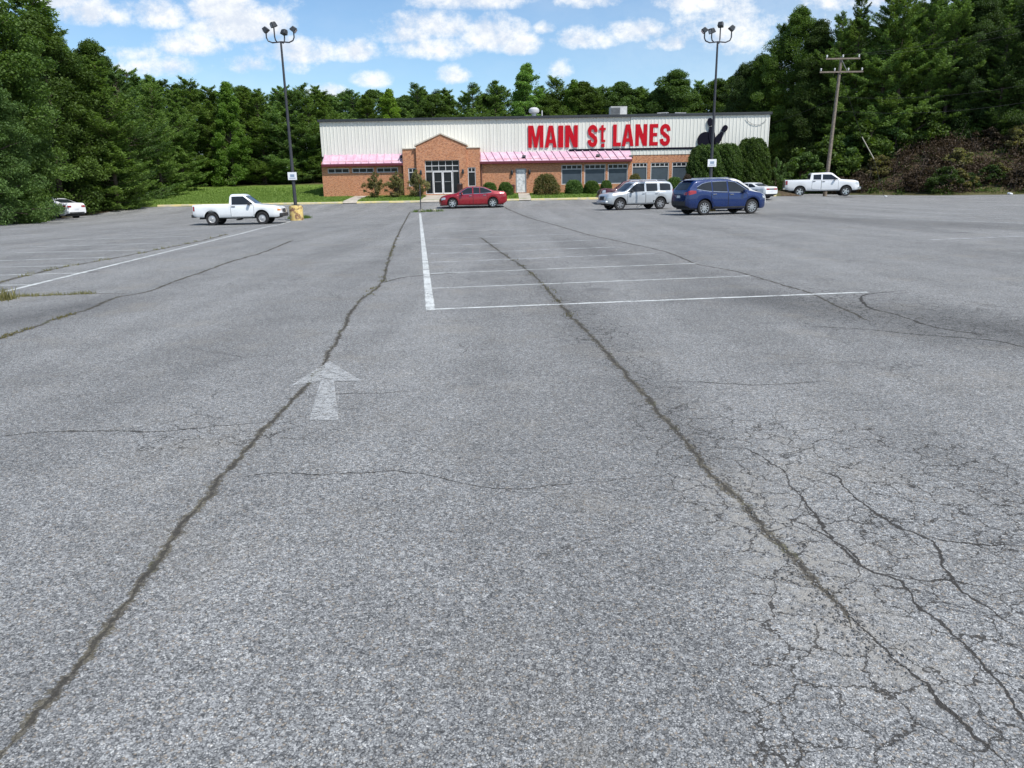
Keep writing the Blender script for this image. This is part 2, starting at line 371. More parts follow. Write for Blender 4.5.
def crack_field(pts, hw0, hw1, big_, X, Y):
    P_ = smooth_path(pts); best = np.full(X.shape, 1e9); sd_ = np.full(X.shape, 1e3); al = np.zeros(X.shape); over = np.zeros(X.shape); L = sum((b-a).length for a, b in zip(P_[:-1], P_[1:])); acc = 0
    for i, (a, b) in enumerate(zip(P_[:-1], P_[1:])):
        ex, ey = b.x-a.x, b.y-a.y; l = math.hypot(ex, ey)+1e-9; t0 = ((X-a.x)*ex+(Y-a.y)*ey)/(l*l); t = np.clip(t0, 0, 1)
        d = np.hypot(X-a.x-t*ex, Y-a.y-t*ey); m_ = d < best; cr = (ex*(Y-a.y)-ey*(X-a.x))/l
        best = np.where(m_, d, best); sd_ = np.where(m_, np.sign(cr)*d, sd_); al = np.where(m_, acc+t*l, al)
        ov = np.zeros(X.shape)
        if i == 0: ov = np.maximum(0, -t0)*l
        if i == len(P_)-2: ov = np.maximum(ov, np.maximum(0, t0-1)*l)
        over = np.where(m_, ov, over); acc += l
    f = al/L; w = (hw0+(hw1-hw0)*f)*np.clip(1-over/.12, 0, 1)*np.clip(np.minimum(al, L-al)/.25+.25, 0, 1)*(best < 1.2)
    return np.stack([np.clip(sd_, -2, 2), w, np.full(X.shape, float(big_))], -1).reshape(-1, 3)
CRACKS = [(C_LEFT, .022, .050, 1), (C_RIGHT+[(850,618)], .036, .026, 1), ([(838,606),(880,650),(930,700),(1010,775)], .007, .009, 0), (C_FAR, .06, .022, .6), ([(-10,290),(0,282.5),(29,275),(59,268),(117,257.6),(176,246),(205,240),(228,234)], .07, .06, 1),
  ([(-10,298),(59,295),(94,293.7),(122,293.7),(135,293)], .05, .02, 1), ([(-10,342),(29,329),(53,320),(76,313),(97,306),(117,297),(146,292),(176,281),(205,271),(234,260.6),(264,252),(293,240)], .035, .05, 1),
  ([(382,283),(400,278),(427,275),(470,272),(520,269)], .03, .02, .6), ([(-40,438),(0,436),(60,432),(120,431),(170,430),(230,425),(265,422)], .009, .009, 0),
  ([(235,478),(262,472),(330,474),(400,472),(440,476),(490,488),(540,486),(640,478)], .007, .004, 0), ([(300,397),(322,395),(360,393),(412,391)], .008, .006, 0),
  (z3([(60,165),(130,165),(200,215),(240,270),(290,340),(370,400),(420,410),(440,450),(480,490),(530,540),(590,600),(620,650),(650,730)]), .005, .0075, 0),
  (z3([(240,210),(290,215),(340,270),(410,320),(470,335),(500,385),(530,430),(600,475),(680,520)]), .0065, .0075, 0), (z3([(220,300),(320,355),(370,400),(460,412),(520,410),(610,430)]), .007, .005, 0),
  (z3([(470,335),(560,350),(680,343)]), .008, .006, 0), (z3([(0,40),(60,42),(130,48),(200,45),(285,38)]), .012, .007, 0),
  (z5([(380,405),(480,410),(560,415),(700,430),(850,440),(950,450),(1060,478)]), .016, .016, 0), (z5([(650,300),(560,310),(535,320),(560,350),(640,370),(760,410),(900,430)]), .02, .02, 0)]
CRACKS = [(W2(p), a, b, c) for p, a, b, c in CRACKS]; assert len(CRACKS) == NCR
def f_gator(X, Y):
    d = lambda p, r: np.clip(1-poly_dist(p, X, Y)/r, 0, 1)
    return np.clip(2.1*d(gl, 1.05)+1.7*d(g6, 1.0)+.8*d(gl2, .5)+.9*d(g3, .55)+.9*d(g4, 1.8)+.6*d(g5, 1.0)+.5*d(far_w, .7), 0, 1)
def f_pale(X, Y): return np.clip(1.25-poly_dist(pale_path, X, Y)/.28, 0, 1)
d1 = W2([(760,300),(880,310),(1030,335)]); d2 = W2([(0,320),(60,312),(110,303)]); d3 = W2([(780,215),(880,222),(1000,226)]); d4 = W2([(560,240),(640,262),(780,300),(930,340)])
def f_dark(X, Y):
    d = lambda p, r: np.clip(1-poly_dist(p, X, Y)/r, 0, 1)
    return np.clip(.75*d(d1, 1.3)+.7*d(d2, 1.3)+.8*d(d3, 3)+.45*d(d4, .9)+.5*d(right_w, .45), 0, 1)
xs = np.unique(np.concatenate([np.arange(-34,-12,1.), np.arange(-12,12,.16), np.arange(12,30,.6), np.arange(30,125,2.5)]))
ys = np.unique(np.concatenate([np.arange(-25,0,2.), np.arange(0,16,.16), np.arange(16,46,.6), np.arange(46,60,.5), [60.0], np.arange(60.5,93,1.)]))
lot = grid_sheet('parking_lot', xs, ys, asph, ASPH, {'gator': f_gator, 'pale': f_pale, 'dark': f_dark}, keep=lambda X, Y: inside(X, Y) > -.4,
  vattrs={'crack%d' % k: (lambda X, Y, q=q: crack_field(*q, X, Y)) for k, q in enumerate(CRACKS)})
tag(lot, kind='structure')
xs = np.unique(np.concatenate([[-900,-400,-200,-120,-80], np.arange(-60,60,1.2), [22.2,22.4,23.4], [60,64,70,80,95,120,200,400,900]]))
ys = np.unique(np.concatenate([[-300,-80,-30], np.arange(-20,50,2.5), np.arange(50,120,.9), [59.9,60.0,60.12], np.arange(120,160,5), [200,400,900]]))
def gz(X, Y): return terrain(X, Y) - .09*ss(.1, 1.2, inside(X, Y)) + .012 + .02*np.sin(X*1.7)*np.sin(Y*1.3)*ss(1.0, 0, inside(X, Y))
lawnf = lambda X, Y: ss(59.5, 60.3, Y)*(1-ss(20.6, 21.2, X))*(1-ss(80, 84, Y))*ss(-39, -36.5, X + .1*(Y-60)+ .7*np.sin(Y*.8)) + .3*np.exp(-np.abs(bank_d(X, Y)-.8))
tag(grid_sheet('ground', xs, ys, gz, ground_mat(), {'lawn': lawnf}), kind='structure')

# ---------------------------------------------------------------- paint and cracks on the lot
def decal_mat(name, col, col2, kind):
    M, T, b = mat(name); P = world_pos(T); uv = T.new('ShaderNodeUVMap').outputs[0]
    u = T.math('ABSOLUTE', T.new('ShaderNodeSeparateXYZ', {0: uv}).outputs[0])
    if kind == 'crack':
        n = T.noise(P, 14, 5, .75); n2 = T.noise(P, 60, 4, .75); n3 = T.noise(P, 1.8, 4, .6); n5 = T.noise(P, 150, 2, .7)
        lim = T.math('ADD', T.math('MULTIPLY', n, .85), T.math('ADD', T.math('MULTIPLY', n2, .9), T.math('MULTIPLY', n5, .75)))
        a = T.mr(T.math('SUBTRACT', T.math('ADD', lim, T.math('MULTIPLY', n3, .5)), T.math('MULTIPLY', u, 1.25)), .62, .85)
        c = T.mix(T.mr(T.noise(P, 5, 4, .7), .42, .66), col, col2)
        c = T.mix(T.math('MULTIPLY', T.mr(n2, .55, .7), .6), c, (.20,.18,.14))
        core = T.mr(T.math('SUBTRACT', T.math('MULTIPLY', n, .8), u), .02, .22)
        c = T.mix(T.math('MULTIPLY', core, .8), c, (.018,.016,.012))
        T.l.new(T.bump(n2, 1, .02), b.inputs['Normal'])
    elif kind == 'hair':
        a = T.mr(T.math('SUBTRACT', T.math('ADD', T.math('MULTIPLY', T.noise(P, 110, 3, .8), 1.1), T.math('MULTIPLY', T.noise(P, 3.5, 4, .6), .9)), u), .28, .42)
        c = T.mix(T.noise(P, 9, 3), col, col2)
    else:
        v = T.new('ShaderNodeTexVoronoi', {'Vector': P, 'Scale': 92.0}).outputs['Distance']
        w_ = T.noise(P, 3.2 if kind != 'arrow' else 11, 6, .7); w2 = T.noise(P, 38, 4, .75)
        s = T.math('SUBTRACT', T.math('ADD', T.math('MULTIPLY', w_, .9), T.math('MULTIPLY', w2, .9)), T.math('MULTIPLY', v, .45))
        edge = T.math('MULTIPLY', T.mr(u, .7, 1.1), .35)
        s = T.math('SUBTRACT', s, edge)
        wear = {'line': (.46,.70), 'faint': (.50,.78), 'arrow': (.44,.80)}[kind]
        a = T.math('MULTIPLY', T.mr(s, *wear), {'line': .85, 'faint': .8, 'arrow': .50}[kind])
        c = T.mix(T.noise(P, 20, 4), col, col2)
    T.l.new(c, b.inputs['Base Color']); T.l.new(a, b.inputs['Alpha']); b.inputs['Roughness'].default_value = .9
    b.inputs['Specular IOR Level'].default_value = .2
    return M
PAINT = decal_mat('line_paint', (.60,.63,.62), (.72,.74,.72), 'line')
FAINT = decal_mat('worn_paint', (.5,.52,.53), (.62,.63,.63), 'faint')
ARROWM = decal_mat('arrow_paint', (.52,.54,.54), (.66,.67,.66), 'arrow')

SC = [0]
def strip(name, pts, width, M, jit=.0, step=.12, amp=.13, dz=.004, jag=None, label=None):
    pts = [Vector(p) for p in pts]; out = []; ws = []
    if jit:
        rj = random.Random(int(pts[0].x*977+pts[0].y*131)+len(pts))
        for _ in range(7):
            q = [pts[0]]
            for a, b in zip(pts[:-1], pts[1:]):
                L = (b-a).length
                if L > step*.9*(1+max(0, a.y-6)*.15):
                    d = (b-a)/L; m_ = a.lerp(b, rj.uniform(.38,.62))+Vector((-d.y, d.x, 0))*rj.uniform(-1, 1)*min(amp*L, .09); q.append(m_)
                q.append(b)
            pts = q
        jit *= .25
    tot = sum((b-a).length for a, b in zip(pts[:-1], pts[1:])); acc = 0
    ph = [random.uniform(0, 6.3) for _ in range(6)]; la = 0; SC[0] += 1; dz += SC[0]*.00012
    for i, (a, b) in enumerate(zip(pts[:-1], pts[1:])):
        L = (b-a).length; st = step*(1+max(0, a.y-8)*.12); n = max(1, int(L/st)); d = (b-a).normalized(); nrm = Vector((-d.y, d.x, 0))
        for k in range(n+(i == len(pts)-2)):
            s = acc+L*k/n
            off = jit*(.9*sin(s*1.9+ph[0])+.6*sin(s*4.3+ph[1])+.5*sin(s*9.7+ph[2])+random.uniform(-.55, .55))
            out.append(a+d*(L*k/n)+nrm*off)
            wv_ = width*(1+(.35*sin(s*2.7+ph[3])+.3*sin(s*7.9+ph[4])+random.uniform(-.25,.25))*(1 if jit else 0))
            if jag: wv_ *= jag(s/tot)
            ws.append(wv_)
        acc += L
    V = []; UV = []; Fc = []
    for i, p in enumerate(out):
        d = (out[min(i+1, len(out)-1)]-out[max(i-1, 0)]); d.z = 0; d.normalize(); nr = Vector((-d.y, d.x, 0))
        for s in (-1, 0, 1):
            q = p+nr*ws[i]*.5*s*(random.uniform(.7, 1.3) if jit else 1); V.append((q.x, q.y, float(asph(q.x, q.y))+dz)); UV.append((s, i*.1))
        if i: k = 3*i; Fc += [(k-3, k, k+1, k-2)[::-1], (k-2, k+1, k+2, k-1)[::-1]]
    return tag(mesh_np(name, V, Fc, M, uvs=UV), kind='structure')
RM = 'painted_line'
def wline(p, q, w, M=PAINT, n=6): strip(RM, [gnd(p[0]+(q[0]-p[0])*i/n, p[1]+(q[1]-p[1])*i/n) for i in range(n+1)], w, M, 0, .4, .007)
wline((0,293),(290,221.6), .115)
wline((420,213.5),(430.5,310.5), .14)
wline((430,309.6),(868,292.3), .10)
wline((431.5,288.5),(750,276), .075)
wline((429,273.7),(696,263.5), .085)
wline((431,262.5),(655,253.5), .16, FAINT); wline((431,254),(620,247), .16, FAINT); wline((430,246),(600,240), .16, FAINT); wline((429,239),(575,234), .16, FAINT); wline((427,232),(560,228), .16, FAINT)
wline((-5,285.5),(36,285), .08); wline((-5,275.5),(88,273), .09); wline((-5,267.5),(76,265.6), .09); wline((-5,261),(105,257.6), .10); wline((15,253),(145,250), .10); wline((30,247),(170,243), .10); wline((60,240),(190,236.5), .11)
for k in range(5): wline((800+k*10, 203+k*3.5), (1000+k*10, 206+k*4.5), .22, FAINT)
wline((930,240),(1030,236), .2, FAINT)
# arrow
a = [gnd(*p) for p in [(329.4,362.3),(362,381.8),(334,381.8),(338.5,421),(309.5,421),(320.6,381.8),(290.3,387)]]
mb = MB(); V = [Vector((p.x, p.y, p.z+.010)) for p in a]
o = mb.add(V, [(0,6,5,2,1),(5,4,3,2)]).build('arrow_marking', ARROWM); tag(o, kind='structure')
me = o.data; ul_ = me.uv_layers.new(name='UVMap'); ul_.data.foreach_set('uv', [0.0]*(2*len(me.loops)))

# ---------------------------------------------------------------- kerb and walks
KERB = None
def kerb_mat():
    M, T, b = mat('yellow_kerb_paint'); P = world_pos(T)
    n = T.noise(P, 2.2, 6, .7); n2 = T.noise(P, 12, 5, .7)
    c = T.mix(T.mr(n2, .3, .7), (.66,.52,.20), (.74,.63,.33))
    c = T.mix(T.mr(T.math('ADD', n, T.math('MULTIPLY', n2, .3)), .55, .78), c, (.50,.46,.37))
    T.l.new(c, b.inputs['Base Color']); b.inputs['Roughness'].default_value = .85
    return M
KERB = kerb_mat()
CONC = simple('concrete_walk', (.42,.38,.32), .9, var=.15, nscale=2, bump=.4)
def kerb_run(x0, x1):
    V = []; Fc = []; xs_ = np.arange(x0, x1+.01, (x1-x0)/max(2, int((x1-x0)/1.5)))
    prof = [(-.02,-.1),(0,.10),(.03,.135),(.16,.14),(.17,-.05)]
    for x in xs_:
        b0 = float(asph(x, 59.9))
        for (dy, dz) in prof: V.append((x, 59.86+dy, b0+dz+random.uniform(-.006,.006)))
    n = len(prof)
    for i in range(len(xs_)-1):
        for k in range(n-1): a_ = i*n+k; Fc.append((a_, a_+n, a_+n+1, a_+1))
    return tag(mesh_np('kerb', V, Fc, KERB), kind='structure')
XK = lambda u: atY(u, 202, 60).x
kerb_run(-27.6, XK(343)); kerb_run(XK(357), XK(421)); kerb_run(XK(467), XK(519)); kerb_run(XK(531), 21.0)
def walk(x0, x1, y0, y1, dz=.03):
    xs_ = np.linspace(x0, x1, 5); ys_ = np.concatenate([[y0, 60.0, 60.15], np.linspace(60.3, y1, 6)])
    def zf(X, Y): return np.where(Y < 60.1, asph(X, np.minimum(Y, 59.9))+.03+.05*ss(59.4, 60.1, Y), terrain(X, Y)+dz)
    return tag(grid_sheet('walkway', xs_, ys_, zf, CONC), kind='structure')
walk(XK(343), XK(357), 59.7, 64.9); walk(XK(421), XK(467), 59.6, 64.9); walk(XK(519), XK(531), 59.7, 64.9)

# ---------------------------------------------------------------- building
def brick_mat():
    M, T, b = mat('orange_brick'); v = objc(T)
    sp = T.new('ShaderNodeSeparateXYZ', {0: v}); cv = T.new('ShaderNodeCombineXYZ', {0: T.math('ADD', sp.outputs[0], sp.outputs[1]), 1: sp.outputs[2], 2: 0.0}).outputs[0]
    bt = T.new('ShaderNodeTexBrick', {'Vector': cv, 'Scale': 1.0, 'Color1': (.54,.175,.062,1), 'Color2': (.36,.105,.04,1), 'Mortar': (.50,.42,.33,1), 'Mortar Size': .009, 'Brick Width': .215, 'Row Height': .073, 'Bias': -.1})
    n = T.noise(v, .7, 6, .65); n2 = T.noise(v, 4.5, 5, .7)
    n4 = T.noise(T.mapping(v, (1,1,2.4)), 6.5, 4, .8); c = T.mix(T.math('MULTIPLY', T.mr(n4, .42, .6), .8), bt.outputs[0], (.64,.32,.16)); c = T.mix(T.math('MULTIPLY', T.mr(T.noise(T.mapping(v, (1,1,1.6)), 6, 4, .75), .48, .60), .65), c, (.24,.09,.045))
    c = T.mix(T.math('MULTIPLY', T.mr(n, .45, .7), .35), c, (.42,.18,.09))
    T.l.new(c, b.inputs['Base Color']); b.inputs['Roughness'].default_value = .9
    T.l.new(T.bump(bt.outputs[1], -.4, .01), b.inputs['Normal'])
    return M
def siding_mat():
    M, T, b = mat('white_metal_siding'); v = objc(T)
    st = T.noise(T.mapping(v, (1.4,1.4,.12)), 2.0, 6, .65); n = T.noise(v, .5, 4)
    c = T.mix(T.mr(st, .45, .75), (.74,.73,.66), (.65,.64,.57))
    c = T.mix(T.math('MULTIPLY', T.mr(n, .4, .7), .25), c, (.76,.74,.68))
    T.l.new(c, b.inputs['Base Color']); b.inputs['Roughness'].default_value = .5
    return M
def awning_mat():
    M, T, b = mat('faded_pink_metal'); v = objc(T)
    n = T.noise(v, 1.5, 6, .65); st = T.noise(T.mapping(v, (2.5,.3,.3)), 2, 5, .7)
    c = T.mix(T.mr(n, .35, .65), (.56,.34,.43), (.64,.47,.54)); c = T.mix(T.math('MULTIPLY', T.mr(st, .5, .72), .6), c, (.50,.24,.33))
    T.l.new(c, b.inputs['Base Color']); b.inputs['Roughness'].default_value = .55
    return M
BRICK, SIDING, AWN = brick_mat(), siding_mat(), awning_mat()
MAROON = simple('maroon_trim', (.13,.02,.03), .5); CHAR = simple('charcoal_metal', (.045,.05,.055), .5, .3)
WHITE = simple('white_frame_paint', (.52,.52,.52), .5, var=.05); GREYM = simple('galvanised_metal', (.45,.46,.47), .4, .6)
BEIGE = simple('beige_trim', (.55,.50,.42), .7); ROOFM = simple('roof_membrane', (.3,.3,.3), .9)
def glass(name, col, rough=.06):
    M, T, b = mat(name); v = objc(T)
    T.l.new(T.mix(T.noise(v, 2.5, 3), col, tuple(c*1.8 for c in col)), b.inputs['Base Color']); b.inputs['Roughness'].default_value = rough
    b.inputs['Specular IOR Level'].default_value = .4 if name == 'car_glass' else .18
    return M
GLASS = glass('dark_glass', (.012,.015,.018)); BLIND = glass('tinted_blind_glass', (.05,.065,.08), .15); CARGLASS = glass('car_glass', (.014,.017,.02), .03)
YB, YS = 65.0, 65.9
bld = empty('bowling_alley', (3.0, YB, tz(3, YB)), label='long low bowling alley with orange brick front, white ribbed upper wall and pink awning', cat='building')
BO = Vector(bld.location)
def L_(u, v, Y=YB): p = atY(u, v, Y)-BO; return p.x, p.z
ZG = -.6
def wall_open(mb, x0, x1, z0, z1, y, ops, depth=.14, mi=0):
    X = sorted({x0, x1, *[a for o in ops for a in o[:2]]}); Z = sorted({z0, z1, *[a for o in ops for a in o[2:]]})
    X = [a for a in X if x0 <= a <= x1]; Z = [a for a in Z if z0 <= a <= z1]
    inn = lambda x, z: any(o[0] < x < o[1] and o[2] < z < o[3] for o in ops)
    for a, b in zip(X[:-1], X[1:]):
        for c_, d in zip(Z[:-1], Z[1:]):
            if not inn((a+b)/2, (c_+d)/2): mb.add([(a,y,c_),(b,y,c_),(b,y,d),(a,y,d)], [(0,1,2,3)], mi)
    for (a, b, c_, d) in ops:
        for q in ([(a,c_),(a,d)], [(b,c_),(b,d)], [(a,c_),(b,c_)], [(a,d),(b,d)]):
            (p0, q0), (p1, q1) = q; mb.add([(p0,y,q0),(p1,y,q1),(p1,y+depth,q1),(p0,y+depth,q0)], [(0,1,2,3)], mi)
def box_px(u0, u1, v0, v1, Y=YB):
    (xa, za), (xb, zb) = L_(u0, v1+0, Y), L_(u1, v0, Y); uc = (u0+u1)/2
    return L_(u0, (v0+v1)/2, Y)[0], L_(u1, (v0+v1)/2, Y)[0], L_(uc, v1, Y)[1], L_(uc, v0, Y)[1]
xL = L_(321, 160)[0]; xR = L_(769.5, 150)[0]; ZTOP = L_(540, 117.2, YS)[1]; ZAW_T = L_(360, 154.6, YS)[1]; ZAW_B = L_(360, 164.2, 64.62)[1]
xG0, xG1 = L_(403.3, 160)[0], L_(479.8, 160)[0]; xA = L_(631.5, 158)[0]
# window openings
hi = [box_px(a, b, 168.3, 173.3) for a, b in ((327.6,349.3),(352,373.8),(376.6,398))]
bigw = [box_px(a, b, 164.7, 184.5) for a, b in ((561.4,582),(584.4,605.5),(607.8,627.7))]
rw = [box_px(a, b, 162.8, 183, YB+.86) for a, b in ((631.9,647.2),(650.5,668.8),(671.8,690.4),(693.5,712),(715,733))]
zl = bigw[0]; bigw = [(a, b, zl[2], zl[3]) for a, b, _, _ in bigw]; zl = rw[0]; rw = [(a, b, zl[2], zl[3]) for a, b, _, _ in rw]; zl = hi[0]; hi = [(a, b, zl[2], zl[3]) for a, b, _, _ in hi]
xa_, xb_, _, zt_ = box_px(515.7, 526.4, 168.5, 193.3); sdoor = (xa_, xb_, .07, zt_)
DEP = 34
YW2 = .86
mb = MB(); wall_open(mb, xL, xG0, ZG, ZAW_B+.25, 0, hi); wall_open(mb, xG1, xA, ZG, ZAW_B+.25, 0, bigw+[sdoor]); zbr = L_(660, 154.6, YB+.86)[1]
wall_open(mb, xA, xR, ZG, zbr, YW2, rw)
mb.add([(xL,0,ZG),(xL,DEP,ZG),(xL,DEP,ZAW_B+.25),(xL,0,ZAW_B+.25)], [(0,1,2,3)]); mb.add([(xR,YW2,ZG),(xR,DEP,ZG),(xR,DEP,zbr),(xR,YW2,zbr)], [(0,3,2,1)]); mb.add([(xA,0,ZG),(xA,YW2,ZG),(xA,YW2,ZAW_B+.2),(xA,0,ZAW_B+.2)], [(0,3,2,1)])
mb.add([(xL,DEP,ZG),(xR,DEP,ZG),(xR,DEP,2.3),(xL,DEP,2.3)], [(0,1,2,3)])
mb.build('brick_wall', BRICK, bld, fixn=False)
# ribbed upper wall, all four sides
mb = MB(); YSL = YS-YB
def ribbed(a, b, z0, z1, flip=False):
    a = Vector(a); b = Vector(b); L = (b-a).length; d = (b-a)/L; n = Vector((d.y, -d.x, 0)); pts = []; p = .30; s = 0
    while s < L-p:
        for off, h in ((0,0),(.22,0),(.235,.026),(.285,.026)): pts.append(a+d*(s+off)+n*h)
        s += p
    pts.append(b)
    for q, r in zip(pts[:-1], pts[1:]): mb.add([(q.x,q.y,z0),(r.x,r.y,z0),(r.x,r.y,z1),(q.x,q.y,z1)], [(0,1,2,3)])
zlo = ZAW_T-.12
xSL = xL-.10; xSR = xR+.14
ribbed((xSL,YSL,0), (xA,YSL,0), zlo, ZTOP); ribbed((xA,YSL-.07,0), (xSR,YSL-.07,0), zbr, ZTOP)
ribbed((xSL,DEP+.1,0), (xSL,YSL,0), 2.3, ZTOP); ribbed((xSR,YSL-.07,0), (xSR,DEP+.1,0), 2.3, ZTOP); ribbed((xSR,DEP+.1,0), (xSL,DEP+.1,0), 2.3, ZTOP)
mb.add([(xL-.02,0,2.6),(xA,0,2.6),(xA,YSL+.1,2.62),(xL-.02,YSL+.1,2.62)], [(0,1,2,3)])
mb.build('metal_siding', SIDING, bld, fixn=False)
mb = MB(); mb.box(xSL-.1, xSR+.1, YSL-.11, DEP+.25, ZTOP+.002, ZTOP+.07); mb.build('roof', ROOFM, bld)
mb = MB(); yf = YSL-.12; mb.box(xSL-.12, xSR+.12, yf-.08, yf, ZTOP-.10, ZTOP+.10); mb.box(xSL-.16, xSL-.10, yf, DEP, ZTOP-.10, ZTOP+.10); mb.box(xSR+.10, xSR+.16, yf, DEP, ZTOP-.10, ZTOP+.10)
mb.build('roof_fascia', CHAR, bld, bevel=.01)
# awnings
def awning(x0, x1, skew):
    y0, z0, y1, z1 = YSL-.01, ZAW_T, -.24, ZAW_B+.06; mb = MB()
    mb.add([(x0,y1,z1),(x1,y1,z1),(x1,y0,z0),(x0,y0,z0),(x0,y1,z1-.05),(x1,y1,z1-.05),(x1,y0,z0-.05),(x0,y0,z0-.05)], [(0,1,2,3),(7,6,5,4),(0,4,5,1),(1,5,6,2),(3,7,4,0)])
    s = x0+.1
    while s < x1-.05:
        t0 = max(s-skew, x0+.03); h = .09
        for w in (.0,): mb.add([(s-.025,y1-.005,z1),(s+.025,y1-.005,z1),(s+.025,y1-.005,z1+h),(s-.025,y1-.005,z1+h),(t0-.025,y0-.01,z0),(t0+.025,y0-.01,z0),(t0+.025,y0-.01,z0+h),(t0-.025,y0-.01,z0+h)], [(0,1,2,3),(0,3,7,4),(1,5,6,2),(3,2,6,7)])
        s += .64
    aw = mb.build('awning', AWN, bld, fixn=False)
    mb = MB(); mb.box(x0-.02, x1+.02, y1-.14, y1-.008, z1-.22, z1-.02); mb.box(x0, x1, y1, 0, z1-.2, z1-.16); mb.build('gutter', MAROON, aw, bevel=.015)
awning(xL+.1, xG0-.02, .06); awning(xG1+.02, xA, .42)
# entrance block
zs = L_(442, 148.6, 64.6)[1]; zg = L_(420, 146, 64.4)[1]; zp = L_(441, 134.2, 64.4)[1]
x0, x1 = L_(416.7, 150)[0], L_(466.3, 150)[0]; xm = (x0+x1)/2
def bx2(u0, u1, v0, v1, Y): a, b, c_, d = box_px(u0, u1, v0, v1, Y); return (a, b, c_, d)
yc, yw = -.6, -.35
ent = bx2(425.2, 459.6, 160.2, 193.5, YB+yc); ent = (ent[0], ent[1], .07, ent[3])
wl = bx2(408.5, 417.0, 168, 186.4, YB+yw); wr = bx2(466.9, 475.8, 167.3, 186.5, YB+yw)
mb = MB(); wall_open(mb, xG0, x0, ZG, zs, yw, [(wl[0], x0-.05, wl[2], wl[3])]); wall_open(mb, x1, xG1, ZG, zs, yw, [(x1+.08, wr[1], wr[2], wr[3])])
wall_open(mb, x0, x1, ZG, zg, yc, [ent], .3)
mb.add([(x0,yc,zg),(x1,yc,zg),(xm,yc,zp)], [(0,1,2)]); mb.add([(x0,YSL,zg),(x1,YSL,zg),(xm,YSL,zp)], [(0,2,1)])
for (xa_, s) in ((x0, 1), (x1, -1)): mb.add([(xa_,yc,ZG),(xa_,YSL+.05,ZG),(xa_,YSL+.05,zg),(xa_,yc,zg)], [(0,1,2,3)])
for xa_ in (xG0, xG1): mb.add([(xa_,yw,ZG),(xa_,YSL+.05,ZG),(xa_,YSL+.05,zs),(xa_,yw,zs)], [(0,1,2,3)])
mb.build('entrance_gable', BRICK, bld, fixn=False)
mb = MB()
for sgn, xe in ((1, x0), (-1, x1)):
    Mx = None; e = -.12*sgn
    mb.add([(xe+e,yc-.08,zg-.03),(xm,yc-.08,zp),(xm,yc-.08,zp+.1),(xe+e,yc-.08,zg+.09),(xe+e,YSL+.04,zg-.03),(xm,YSL+.04,zp),(xm,YSL+.04,zp+.1),(xe+e,YSL+.04,zg+.09)], [(0,1,2,3),(3,2,6,7),(0,4,5,1),(0,3,7,4)])
mb.box(xG0-.05, x0-.002, yw-.06, YSL, zs+.002, zs+.08); mb.box(x1+.002, xG1+.05, yw-.06, YSL, zs+.002, zs+.08)
mb.build('coping', BEIGE, bld)
def window(o, y, cols, rows, glassm, fr=.055, frm=WHITE, name='window', blind_low=None):
    """rows: list of fractions from top where mullions run"""
    a, b, z0, z1 = o; mb = MB(); yf0, yf1 = y+.03, y+.10
    mb.box(a+.003, a+fr, yf0, yf1, z0+.003, z1-.003); mb.box(b-fr, b-.003, yf0, yf1, z0+.003, z1-.003)
    mb.box(a+fr, b-fr, yf0, yf1, z0+.003, z0+fr); mb.box(a+fr, b-fr, yf0, yf1, z1-fr, z1-.003)
    zz = [z1-(z1-z0)*f for f in rows]
    for z in zz: mb.box(a+fr, b-fr, yf0+.004, yf1-.004, z-fr*.5, z+fr*.5)
    edges = [z1]+zz+[z0]
    for i, c_ in enumerate(cols):
        for k in range(1, c_):
            xx = a+(b-a)*k/c_; mb.box(xx-fr*.42, xx+fr*.42, yf0+.008, yf1-.008, edges[i+1]+fr*.5 if i+1 < len(edges)-1 else edges[i+1]+fr, edges[i]-fr*.5 if i else edges[i]-fr)
    w = mb.build(name, frm, bld)
    for i in range(len(edges)-1):
        gm = glassm[i] if isinstance(glassm, list) else glassm
        q = MB(); q.add([(a+.01,y+.085,edges[i+1]),(b-.01,y+.085,edges[i+1]),(b-.01,y+.085,edges[i]),(a+.01,y+.085,edges[i])], [(0,1,2,3)]); q.build('pane', gm, w, fixn=False)
    return w
for o in hi: window(o, 0, [3], [], GLASS, .07)
for o in bigw: window(o, 0, [4,1], [.22], [GLASS, BLIND], .07)
for o in rw: window(o, .86, [4,1], [.2], [GLASS, BLIND], .07)
window((wl[0], x0-.05, wl[2], wl[3]), yw, [2,1], [.24], GLASS, .07); window((x1+.08, wr[1], wr[2], wr[3]), yw, [2,1], [.24], GLASS, .07)
# shop front of the entrance: frame with ten lights over two doors
a, b, z0, z1 = ent; zh = L_(442, 171.2, YB+yc)[1]
window((a, b, zh, z1), yc+.1, [5,5], [.5], GLASS, .06, WHITE, 'transom_window')
dl, dr = L_(433.2, 180, YB+yc)[0], L_(452.3, 180, YB+yc)[0]
window((a, dl-.02, z0, zh-.01), yc+.1, [1], [.98], GLASS, .06, WHITE, 'side_light'); window((dr+.02, b, z0, zh-.01), yc+.1, [1], [.98], GLASS, .06, WHITE, 'side_light')
for (da, db, hs) in ((dl, (dl+dr)/2-.01, 1), ((dl+dr)/2+.01, dr, -1)):
    d = window((da, db, z0, zh-.01), yc+.07, [1], [.965], GLASS, .075, simple('white_door_frame', (.74,.74,.74), .5), 'glass_door')
    mb = MB(); mb.tube([(da+.14, yc+.06, z0+1.0), (db-.14, yc+.06, z0+1.0)], .018); mb.build('push_bar', GREYM, d)
